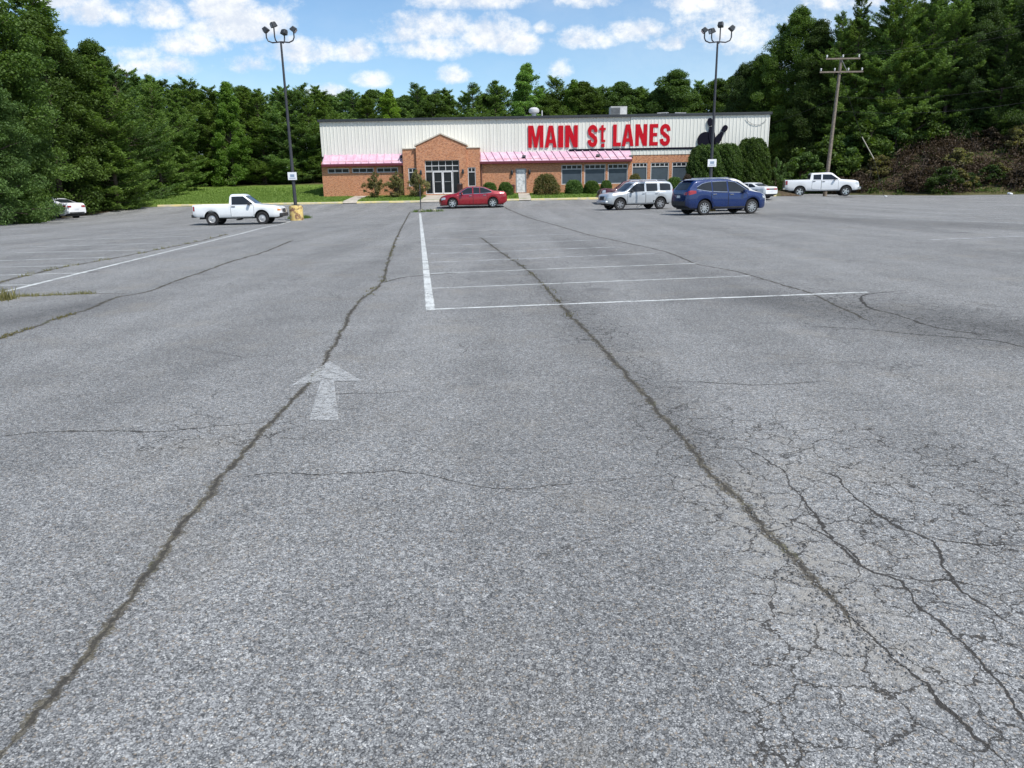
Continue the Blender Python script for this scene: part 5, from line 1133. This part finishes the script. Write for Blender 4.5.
BROAD = [broadleaf('broadleaf_tree', 14, 3.9, LF_MID, 190, 380, .105, .0, .35, 21), broadleaf('broadleaf_tree', 14, 3.6, LF_DARK, 180, 360, .105, .0, .45, 22), broadleaf('broadleaf_tree', 15, 3.8, LF_DARK, 170, 360, .115, .06, .25, 23), broadleaf('broadleaf_tree', 14, 2.9, LF_LITE, 150, 320, .115, .04, .65, 24)]
used = set()
HEI = {}
for L_ in (): pass
def plant(proto, x, y, h, wr=1.0, rot=None, label=None, cat='tree', group=None, base=None, h0=14, sink=.15, mat_=None):
    if proto.name not in used and mat_ is None: used.add(proto.name); o = proto
    else: o = copy_tree(proto)
    o.location = (x, y, (tz(x, y) if base is None else base)-sink); s = h/h0
    o.rotation_euler = (random.uniform(-.03,.03), random.uniform(-.03,.03), random.uniform(0, 6.28) if rot is None else rot); o.scale = (s*wr, s*wr, s)
    if mat_:
        for c in o.children:
            if c.name.startswith('crown'): c.data = c.data.copy(); c.data.materials[0] = mat_
    return tag(o, label, cat, group)
BIG = [broadleaf('broadleaf_tree', 22, 4.9, LF_DEEP, 320, 440, .105, .0, .30, 51, .3), broadleaf('broadleaf_tree', 22, 4.6, LF_DEEP, 300, 440, .105, .03, .5, 52, .3), pine('pine_tree', 22, 4.3, LF_PINE, 53, gap=.5, leaf=.075, dens=1.1)]
H0 = {BIG[0]: 22, BIG[1]: 22, BIG[2]: 22, PINES[0]: 14, PINES[1]: 14, PINES[2]: 15, PINES[3]: 13, BROAD[0]: 14, BROAD[1]: 14, BROAD[2]: 15, BROAD[3]: 14}
ORD = ['first','second','third','fourth','fifth','sixth','seventh','eighth','ninth','tenth','eleventh','twelfth','thirteenth','fourteenth','fifteenth','sixteenth','seventeenth','eighteenth','nineteenth','twentieth','twenty-first','twenty-second','twenty-third','twenty-fourth','twenty-fifth','twenty-sixth','twenty-seventh','twenty-eighth','twenty-ninth','thirtieth']
def tree_px(pr, u, vtop, Y, wr=1.0, **k):
    if pr in PINES: wr *= 1.15
    """a tree at depth Y whose tip shows at height vtop"""
    p = atY(u, vtop, Y); h = p.z-tz(p.x, Y)+.15; return plant(pr, p.x, Y, h, wr, h0=H0[pr], **k)
# left edge wood
ws = [(BROAD[1], 30, 16, 55, 1.1, 'round dark leafy crown rising above and left of the white sedan'), (PINES[0], 128, 72, 78, 1.4, 'broad pine top between the second and third lawn edge pines'), (PINES[1], 141, 80, 84, 1.5, 'feathery pine top set back behind the third lawn edge pine'), (PINES[3], 162, 85, 86, 1.5, 'wide pine far back behind the fourth lawn edge pine'), (PINES[2], 180, 87, 87, 1.5, 'pine filling the corner where lawn edge meets the back wood'), (BROAD[0], -40, -30, 44, .95, 'tall mid green broadleaf tree cut by the left picture edge'), (BROAD[1], -22, 0, 45.5, .85, 'dark leafy tree overhanging the white sedan at the left edge'),
      (BROAD[0], 58, 46, 59, 1.0, 'leafy tree with dark gaps directly behind the white sedan'), (BROAD[1], -30, 60, 40.5, 1.0, 'lower leafy tree nearest the camera at the left picture edge'),
      (PINES[0], 97, 62, 58, 1.15, 'feathery pine just right of the white sedan, first along the lawn edge'), (PINES[3], 120, 78, 64, 1.1, 'broad pine second along the left lawn edge'), (PINES[1], 148, 86, 69, 1.1, 'feathery pine third along the left lawn edge'),
      (PINES[0], 172, 92, 75, 1.15, 'drooping pine fourth along the left lawn edge'), (BROAD[1], 90, 42, 66, 1.0, 'dark tree crown rising behind the first lawn edge pine'), (PINES[2], 18, -15, 62, 1.3, 'tall pine top showing above the left edge trees'),
      (PINES[1], 112, 66, 74, 1.0, 'pine top behind the second lawn edge pine'), (PINES[2], 150, 78, 82, 1.1, 'pine top with sparse tip behind the third lawn edge pine')]
for pr, u, v, Y, wr, lab in ws: tree_px(pr, u, v, Y, wr, label=lab, group='trees of the wood at the left')
# back of the lawn
k = 0
for (u, v, Y, pr) in [(188,80,84,1),(204,88,83,0),(243,90,85,2),(258,96,84,1),(274,90,84,0),(291,95,85,3),(306,97,85,1),(322,92,86,0)]:
    tree_px(PINES[pr], u, v, Y, 1.25, label='dark pine behind the lawn left of the building, %s counted from the left' % ORD[k], group='dark pines behind the lawn'); k += 1
tree_px(BROAD[3], 223, 84, 82, 1.0, label='tall pale green conical tree among dark pines left of the lamp post', group=None)
# behind the building
k = 0
beh = [(336,100,'p'),(352,94,'p'),(368,98,'p'),(400,100,'b'),(416,88,'p'),(432,96,'b'),(450,98,'p'),(472,88,'p'),(494,84,'p'),(545,96,'b'),(556,80,'p'),(582,84,'b'),(604,90,'p'),(620,84,'b'),(642,90,'p'),(662,88,'b'),(678,72,'b'),(700,84,'p'),(716,82,'b'),(732,78,'b')]
for i, (u, v, t) in enumerate(beh):
    pr = PINES[i % 3] if t == 'p' else BROAD[1+i % 2]
    tree_px(pr, u, v-1, 104+random.uniform(-2.5, 4), 1.25+(.1 if t == 'b' else 0), label='dark %s showing above the roof, %s from the left roof end' % ('pine' if t == 'p' else 'leafy tree', ORD[i]), group='dark trees behind the building')
tree_px(BROAD[3], 386, 91, 102, 1.1, label='bright yellow green tree above the left part of the roof', mat_=LF_YEL)
tree_px(BROAD[3], 528, 66, 102, 1.15, label='tallest pale green tree rising above the roof left of the sign')
tree_px(BROAD[3], 574, 82, 102.5, .95, label='smaller pale green pointed tree above the word St of the sign')
for i in range(40): tree_px(random.choice(PINES[:3]+BROAD[1:3]), 180+i*15+random.uniform(-5, 5), 92+random.uniform(-6, 6), 111+random.uniform(-3, 5), 1.25, label='dark second-row tree deeper in the wood behind the building', group='second row of dark trees behind the building')
# right-hand wood on the bank
rw_ = [(BIG[0],748,66,90,1.0,'rounded leafy tree behind the right end of the roof'),(BIG[0],764,58,88,.95,'mid green tree behind the right roof corner'),(BIG[2],785,26,86,1.1,'tall dark tree standing left of the utility pole'),(BIG[0],803,10,84,.95,'tall bright topped tree just left of the utility pole'),
       (BIG[1],822,22,82,1.0,'tall dark tree directly behind the utility pole'),(BIG[2],845,18,80,1.15,'dark pine just right of the utility pole'),(BIG[2],868,-4,80,1.0,'very tall tree above the slanted guy wire'),(BIG[2],893,-20,79,1.2,'very tall dark pine on the bank right of the guy wire'),
       (BIG[2],915,-30,78,1.2,'very tall pine rising out of frame above the red brush'),(BIG[2],938,-20,78,1.2,'dark broad pine over the middle of the brushy bank'),(BIG[2],962,-25,77,1.2,'dark pine over the brushy bank, third tree from right edge'),(BIG[1],985,-12,77,1.05,'dark leafy tree over the brushy bank, second tree from right edge'),
       (BIG[2],1012,22,74,1.1,'pine with bright lower boughs at the right picture edge'),(BIG[0],1050,-20,74,1.1,'tall tree at the far right picture corner')]
for pr, u, v, Y, wr, lab in rw_: tree_px(pr, u, v, Y, wr, label=lab, group='trees on the bank at the right', mat_=(LF_MID if u in (1012, 764, 803) else None))
for i in range(16): tree_px(random.choice(BIG), 742+i*20+random.uniform(-6, 6), max(-25, 62-i*7)+random.uniform(0, 20), 93+random.uniform(-3, 5), 1.25, label='dark second-row tree deeper in the wood on the right bank', group='second row of dark trees on the right bank')
# understorey bushes at wood edges
BUSH = broadleaf('bush', 3.0, 1.9, LF_DARK, 46, 150, .13, .02, .1, 31, .05)
H0[BUSH] = 3.0
for i in range(14): x = -35.5-random.uniform(0, 3)-i*.2; plant(BUSH, x, 46+i*2.7, random.uniform(2.0, 3.6), label='low dark bush at the foot of the left wood', cat='bush', group='bushes under the left wood', h0=3)
for (x, y, h) in ((-29.3,43.0,2.6),(-31.2,43.2,3.4),(-33.2,44.2,3.8),(-30.2,44.4,3.0),(-28.9,42.2,2.0),(-34.5,42.5,3.6),(-33,46.5,4.2),(-36,44.5,4.4)): plant(BUSH, x, y, h, label='dark low bush spilling onto the lot in front of the white sedan', cat='bush', group='bushes in front of the white sedan', h0=3)
for i in range(18): plant(BUSH, -36+i*1.25+random.uniform(-.4,.4), 86+random.uniform(0, 2), random.uniform(1.5, 3), label='low dark bush beneath the pines behind the lawn', cat='bush', group='bushes beneath the pines behind the lawn', h0=3)
for i in range(22):
    x = 29+i*1.6+random.uniform(-.5,.5); y = 77-.1*i+random.uniform(-2, 3); plant(BUSH, x, y, random.uniform(2.5, 5), label='dark bush under the trees on top of the right bank', cat='bush', group='bushes on top of the right bank', h0=3)

LFB = [LF_DEEP, LF_RED, LF_BRUSH, LF_DEEP]
for i in range(44):
    x = 29.5+(i*7.9 % 44)+random.uniform(-.4,.4); yf = float(np.interp(x, [28.5,31.5,36,50,70,90], [86,70,64.5,62.5,60,57.5])); y = yf+random.choice([2.2, 4, 6, 8, 10])+random.uniform(-.6,.6)
    k_ = random.choice([0,1,2,2,3]); plant(BUSH, x, y, random.uniform(1.0, 2.2), 1.15, label=['green','olive brown','reddish brown','dull green'][k_]+' bush growing out of the brown brush on the right bank', cat='bush', group=['green','olive brown','reddish brown','dull green'][k_]+' bushes in the bank brush', h0=3, mat_=LFB[k_])
# planted shrubs by the building
def clipped(name, h, r, m_, n, leaf, seed, pw=2.6, noise_=.10):
    global rng; rng = np.random.default_rng(seed); root = empty(name, (0,0,-200))
    u = rng.uniform(0, 2*pi, n); q_ = rng.uniform(0, 1, n); top_ = q_ < .3
    rr0 = np.sqrt(rng.uniform(0, 1, n)); zz = np.where(top_, (1-rr0**pw)**(1/pw), rng.uniform(0, .97, n)); rr = np.where(top_, rr0, (1-zz**pw)**(1/pw))
    wob = 1+noise_*(np.sin(u*3+zz*5+seed)+np.sin(u*5-zz*9))*.5+.09*np.sin(u*9+zz*17)*np.sin(zz*23+u*4)+.05*np.sin(u*21+zz*31)
    d = 1-rng.exponential(.07, n).clip(0, .6); C = np.stack([np.cos(u)*rr*r*wob*d, np.sin(u)*rr*r*wob*d, zz*h*(1+noise_*.5*np.sin(u*4+seed)*rr)*d+.02], 1)+rng.normal(size=(n, 3))*leaf*.7
    foliage_obj('crown', [leaves(C, leaf)], [rng.uniform(0, .75, n)+.25*np.sin(u*7+zz*13)], m_, root)
    mb = MB()
    for k in range(7): a = k*.9; mb.tube([(.05*cos(a),.05*sin(a),-.1),(r*.4*cos(a),r*.4*sin(a),h*.4),(r*.7*cos(a),r*.7*sin(a),h*.75)], [.04,.03,.01], 5, cap=False)
    mb.build('stem', BARK, root, fixn=False); return root
BALL = clipped('round_shrub', 1.15, .78, LF_MID, 14000, .05, 41); RSH = clipped('reddish_shrub', 1.6, 1.05, LF_RED, 12000, .06, 42, 2.2, .2)
MYRT = broadleaf('small_ornamental_tree', 1.8, .80, LF_RED, 64, 120, .055, .16, -.1, 43, .03)
def shrub(pr, u0, u1, vtop, vbot, Y, h0, w0, lab, grp=None, cat='shrub', mat_=None, nm=None):
    uc = (u0+u1)/2; a = atY(u0, vtop, Y); b_ = atY(u1, vtop, Y); t = atY(uc, vtop, Y); g = tz(t.x, Y); h = t.z-g; w = (b_.x-a.x)/2
    o = plant(pr, t.x, Y, h, 1, label=lab, cat=cat, group=grp, h0=h0, sink=.03, mat_=mat_); s = h/h0; o.scale = (w/w0, w/w0, s); return o
shrub(BALL, 481.6, 497, 182.5, 194, 63, 1.15, .80, 'round clipped green shrub behind the red sedan roof', 'round clipped shrubs along the front wall')
shrub(BALL, 497.5, 513, 182.3, 194, 63, 1.15, .80, 'round clipped green shrub left of the white side door', 'round clipped shrubs along the front wall')
shrub(BALL, 565, 582.8, 180.2, 193, 63, 1.15, .80, 'left one of two round green shrubs before the big windows', 'round clipped shrubs along the front wall')
shrub(BALL, 583.3, 600, 181, 193, 63, 1.15, .80, 'round green shrub under big windows just left of maroon SUV', 'round clipped shrubs along the front wall')
shrub(BALL, 600, 612, 180.5, 193, 63.6, 1.15, .80, 'round green shrub seen over the roof of the maroon SUV', 'round clipped shrubs along the front wall')
shrub(BALL, 666, 683, 177.5, 190, 62.6, 1.15, .80, 'round green shrub between silver SUV and tall hedge', 'round clipped shrubs along the front wall')
shrub(RSH, 533, 560, 174, 193, 63, 1.6, 1.12, 'wide olive brown shrub right of the white side door', 'olive brown shrubs along the wall')
shrub(RSH, 627, 643, 174, 190, 63.4, 1.6, 1.12, 'reddish shrub between the two window groups', 'olive brown shrubs along the wall')
shrub(RSH, 681, 693, 174.5, 190, 61.8, 1.6, 1.12, 'dark purple shrub at the left foot of the tall hedge', None, mat_=LF_BRUSH)
shrub(MYRT, 364.5, 383.5, 176, 197, 62.6, 1.8, .92, 'left one of three small ornamental trees by the brick wall', 'three small ornamental trees', 'small tree')
shrub(MYRT, 385, 405.8, 175.5, 197, 62.6, 1.8, .92, 'middle one of three small ornamental trees by the brick wall', 'three small ornamental trees', 'small tree')
shrub(MYRT, 406.5, 427.7, 174, 196, 62.6, 1.8, .92, 'right one of three small ornamental trees beside the entrance walk', 'three small ornamental trees', 'small tree')
HEDGE = clipped('tall_hedge', 4.2, 1.9, LF_DARK, 80000, .085, 44, 2.9, .20)
shrub(HEDGE, 688, 726, 146, 190, 63.6, 4.2, 2.0, 'tall clipped evergreen hedge left of three, below the bowling ball', 'tall clipped evergreens by the right end', 'hedge')
shrub(HEDGE, 708, 744, 144.5, 190, 64.0, 4.2, 2.0, 'tall clipped evergreen hedge in the middle, behind the lamp post', 'tall clipped evergreens by the right end', 'hedge')
shrub(HEDGE, 736, 771, 139, 190, 64.2, 4.2, 2.0, 'tallest broad clipped evergreen at the right end of the wall', 'tall clipped evergreens by the right end', 'hedge')
shrub(BUSH, 769, 786, 160, 188, 66, 3.0, 1.9, 'loose green bush right of the tall clipped evergreens', None, 'bush')

# brush on the bank: a tangle of stems and leaves
def brush():
    global rng; rng = np.random.default_rng(77); ch, ti = [], []
    for k in range(520):
        s = rng.uniform(0, 1); x = 29+s*48; yf = np.interp(x, [28.5,31.5,36,50,70,90], [86,70,64.5,62.5,60,57.5]); d = rng.uniform(.9, 11)**1.0; y = yf+d
        if bank_d(x, y) < .7: continue
        g = tz(x, y); r = rng.uniform(.5, 1.3); hh = rng.uniform(.5, 1.9)*min(1, .45+.3*d); n = 230; q = rng.normal(size=(n, 3))*[r*.5, r*.5, hh*.33]; q[:, 2] = np.abs(q[:, 2])+.05
        ch.append(leaves(np.array([x, y, g])+q, .10, .3)); ti.append(rng.uniform(0, 1, n)*.6+rng.uniform(0, .5))
    V = np.concatenate(ch); n = len(V)//4; o = mesh_np('brush', V, np.arange(n*4).reshape(-1, 4), LF_BRUSH, attrs={'tint': np.repeat(np.clip(np.concatenate(ti), 0, 1), 4)})
    tag(o, 'tangle of reddish brown brush covering the bank at the right', 'brush', kind='stuff')
    ch, ti = [], []
    for k in range(240):
        x = 29+rng.uniform(0, 1)*48; yf = np.interp(x, [28.5,31.5,36,50,70,90], [86,70,64.5,62.5,60,57.5]); y = yf+rng.uniform(.2, 9); 
        if bank_d(x, y) < .2: continue
        g = tz(x, y); r = rng.uniform(.3, .9); hh = rng.uniform(.3, 1.2); n = 90; q = rng.normal(size=(n, 3))*[r*.5, r*.5, hh*.3]; q[:, 2] = np.abs(q[:, 2]); ch.append(leaves(np.array([x, y, g])+q, .09, .3)); ti.append(rng.uniform(0, 1, n))
    V = np.concatenate(ch); n = len(V)//4; o = mesh_np('green_undergrowth', V, np.arange(n*4).reshape(-1, 4), LF_DARK, attrs={'tint': np.repeat(np.concatenate(ti), 4)}); tag(o, 'scattered green undergrowth mixed into the brown brush on the bank', 'undergrowth', kind='stuff')
    mb = MB(); rd = random.Random(5)
    for k in range(300):
        x = 29+rd.uniform(0, 48); yf = float(np.interp(x, [28.5,31.5,36,50,70,90], [86,70,64.5,62.5,60,57.5])); y = yf+rd.uniform(.8, 10); g = tz(x, y); h = rd.uniform(.9, 2.6)
        mb.tube([(x, y, g-.05), (x+rd.uniform(-.3,.3), y+rd.uniform(-.3,.3), g+h*.5), (x+rd.uniform(-.8,.8), y+rd.uniform(-.8,.8), g+h)], [.02,.014,.006], 3, cap=False)
    o = mb.build('brush_stems', simple('bare_stem', (.10,.075,.06), .9), fixn=False); tag(o, 'bare twiggy stems standing up through the brush on the bank', 'brush', kind='stuff')
brush()

# weeds in cracks and at the base of things
GRASSM = leaf_mat('weed_blades', (.11,.11,.035), (.22,.19,.08), .3)
GREENW = leaf_mat('green_weeds', (.05,.10,.015), (.13,.19,.03), .3)
def tufts(name, pts, m_, h=.06, per=14, spread=.05, lab=''):
    C = []; 
    for p in pts:
        q = rng.normal(size=(per, 3))*[spread, spread, 0]; q = q+np.array(p); C.append(q)
    C = np.concatenate(C); n = len(C); hh = h*rng.uniform(.4, 1.4, n); a = rng.uniform(0, 2*pi, n); w = .006+.09*hh
    lean = rng.normal(size=(n, 2))*hh[:, None]*.4; sx = np.stack([np.cos(a), np.sin(a), np.zeros(n)], 1)*w[:, None]*.5
    top = C+np.concatenate([lean, hh[:, None]], 1); V = np.stack([C-sx, C+sx, top+sx*.25, top-sx*.25], 1).reshape(-1, 3)
    o = mesh_np(name, V, np.arange(n*4).reshape(-1, 4), m_, attrs={'tint': np.repeat(rng.uniform(0, 1, n), 4)}); return tag(o, lab, 'weeds', kind='stuff')
def along(path, step, w):
    out = []
    for a_, b_ in zip(path[:-1], path[1:]):
        L = (b_-a_).length; n = max(1, int(L/step))
        for k in range(n):
            tt_ = rng.uniform(0, 1); p = a_.lerp(b_, tt_)
            if sin(p.x*2.3+p.y*1.1)+sin(p.x*5.1-p.y*3.7) < -.1: continue
            x, y = p.x+rng.normal()*w, p.y+rng.normal()*w; out.append((x, y, float(asph(x, y))))
    return out
tufts('crack_weeds', along(W2([(-10,298),(59,295),(94,293.7),(122,293.7)]), .025, .03)+along(W2([(0,282.5),(29,275),(59,268),(117,257.6),(176,246),(228,234)]), .14, .05), GRASSM, .045, 8, .04, 'dry yellow weeds growing in the cracks at the left')
tufts('crack_weeds', along(W2([(-10,342),(29,329),(53,320),(76,313)]), .03, .03)+along(W2([(360,300),(382,283),(388,262),(398,235)]), .12, .03), GRASSM, .022, 8, .03, 'short green weeds in the long left crack and near left edge')
tufts('crack_weeds', along(W2([(505,255),(530,272),(548,290),(572,318)]), .14, .04), GRASSM, .022, 8, .04, 'short dry weeds in the long right crack')
p = gnd(-2, 300); tufts('weed_clump', [(p.x+rng.normal()*.1, p.y+rng.normal()*.1, 0) for _ in range(22)], GRASSM, .14, 12, .05, 'clump of dry orange weeds at the left picture edge')
pp = [gnd(421, 212), gnd(434, 211.5), gnd(297, 218.5), gnd(302, 218)]; tufts('post_weeds', [(q.x+rng.normal()*.3, q.y+rng.normal()*.3, q.z) for q in pp for _ in range(30)], GREENW, .14, 12, .08, 'green weeds round the feet of the posts')
# mown grass blades near the kerb and at the lawn front
def lawn_blades():
    n = 120000; x = rng.uniform(-36, 21, n); y = 60.15+rng.beta(1, 2.2, n)*20; k = (lawnf(x, y) > .6) & ((y < 64.3) | (x < -16.3)); x, y = x[k], y[k]
    for (u0, u1) in ((343,357),(421,467),(519,531)):
        k = ~((x > XK(u0)-.05) & (x < XK(u1)+.05) & (y < 65)); x, y = x[k], y[k]
    z = terrain(x, y); C = np.stack([x, y, z], 1); n = len(C); hh = rng.uniform(.05, .13, n); a = rng.uniform(0, 2*pi, n); sx = np.stack([np.cos(a), np.sin(a), np.zeros(n)], 1)*.045
    lean = rng.normal(size=(n, 2))*.04; top = C+np.concatenate([lean, hh[:, None]], 1); V = np.stack([C-sx, C+sx, top+sx*.3, top-sx*.3], 1).reshape(-1, 3)
    M = leaf_mat('lawn_blades', (.12,.20,.03), (.22,.31,.065), .3); o = mesh_np('grass', V, np.arange(n*4).reshape(-1, 4), M, attrs={'tint': np.repeat(rng.uniform(0, 1, n), 4)}); tag(o, 'mown green grass of the lawn and the strip along the building', 'grass', kind='stuff')
lawn_blades()
# broken asphalt crumbs along the right crack and loose stones
def crumbs():
    n = 900; V = []; Fc = []; base = [(-1,-1,0),(1,-1,0),(1,1,0),(-1,1,0),(-.6,-.6,1),(.7,-.5,1),(.6,.7,1),(-.7,.6,1)]; fs = [(4,5,6,7),(0,1,5,4),(1,2,6,5),(2,3,7,6),(3,0,4,7)]
    path = W2(z3([(0,130),(40,185),(95,240),(150,295),(230,390),(290,460),(320,520),(390,560)]))
    for i in range(n):
        if i < 650:
            k = rng.integers(0, len(path)-1); p = path[k].lerp(path[k+1], rng.uniform(0, 1)); x, y = p.x+rng.normal()*.07, p.y+rng.normal()*.07; s = rng.uniform(.002, .006)
        else: y = rng.uniform(1.6, 9); x = rng.uniform(-.7, .7)*y; s = rng.uniform(.002, .005)
        a = rng.uniform(0, 6.3); k = len(V)
        for (bx, by, bz) in base: bx += rng.uniform(-.3,.3); by += rng.uniform(-.3,.3); V.append((x+s*(bx*cos(a)-by*sin(a)), y+s*(bx*sin(a)+by*cos(a))*1.0, .002+s*bz*rng.uniform(.5, 1)))
        Fc += [tuple(q+k for q in f) for f in fs]
    tag(mesh_np('loose_gravel', V, Fc, simple('crumb_stone', (.17,.165,.155), .9, var=.5, nscale=40)), 'loose asphalt crumbs scattered along the broken right crack', 'gravel', kind='stuff')
crumbs()
# any prototype left unplaced is removed
for pr in PINES+BROAD+BIG+[BUSH, BALL, RSH, MYRT, HEDGE]:
    if pr.location.z < -100:
        for c in list(pr.children): bpy.data.objects.remove(c)
        bpy.data.objects.remove(pr)
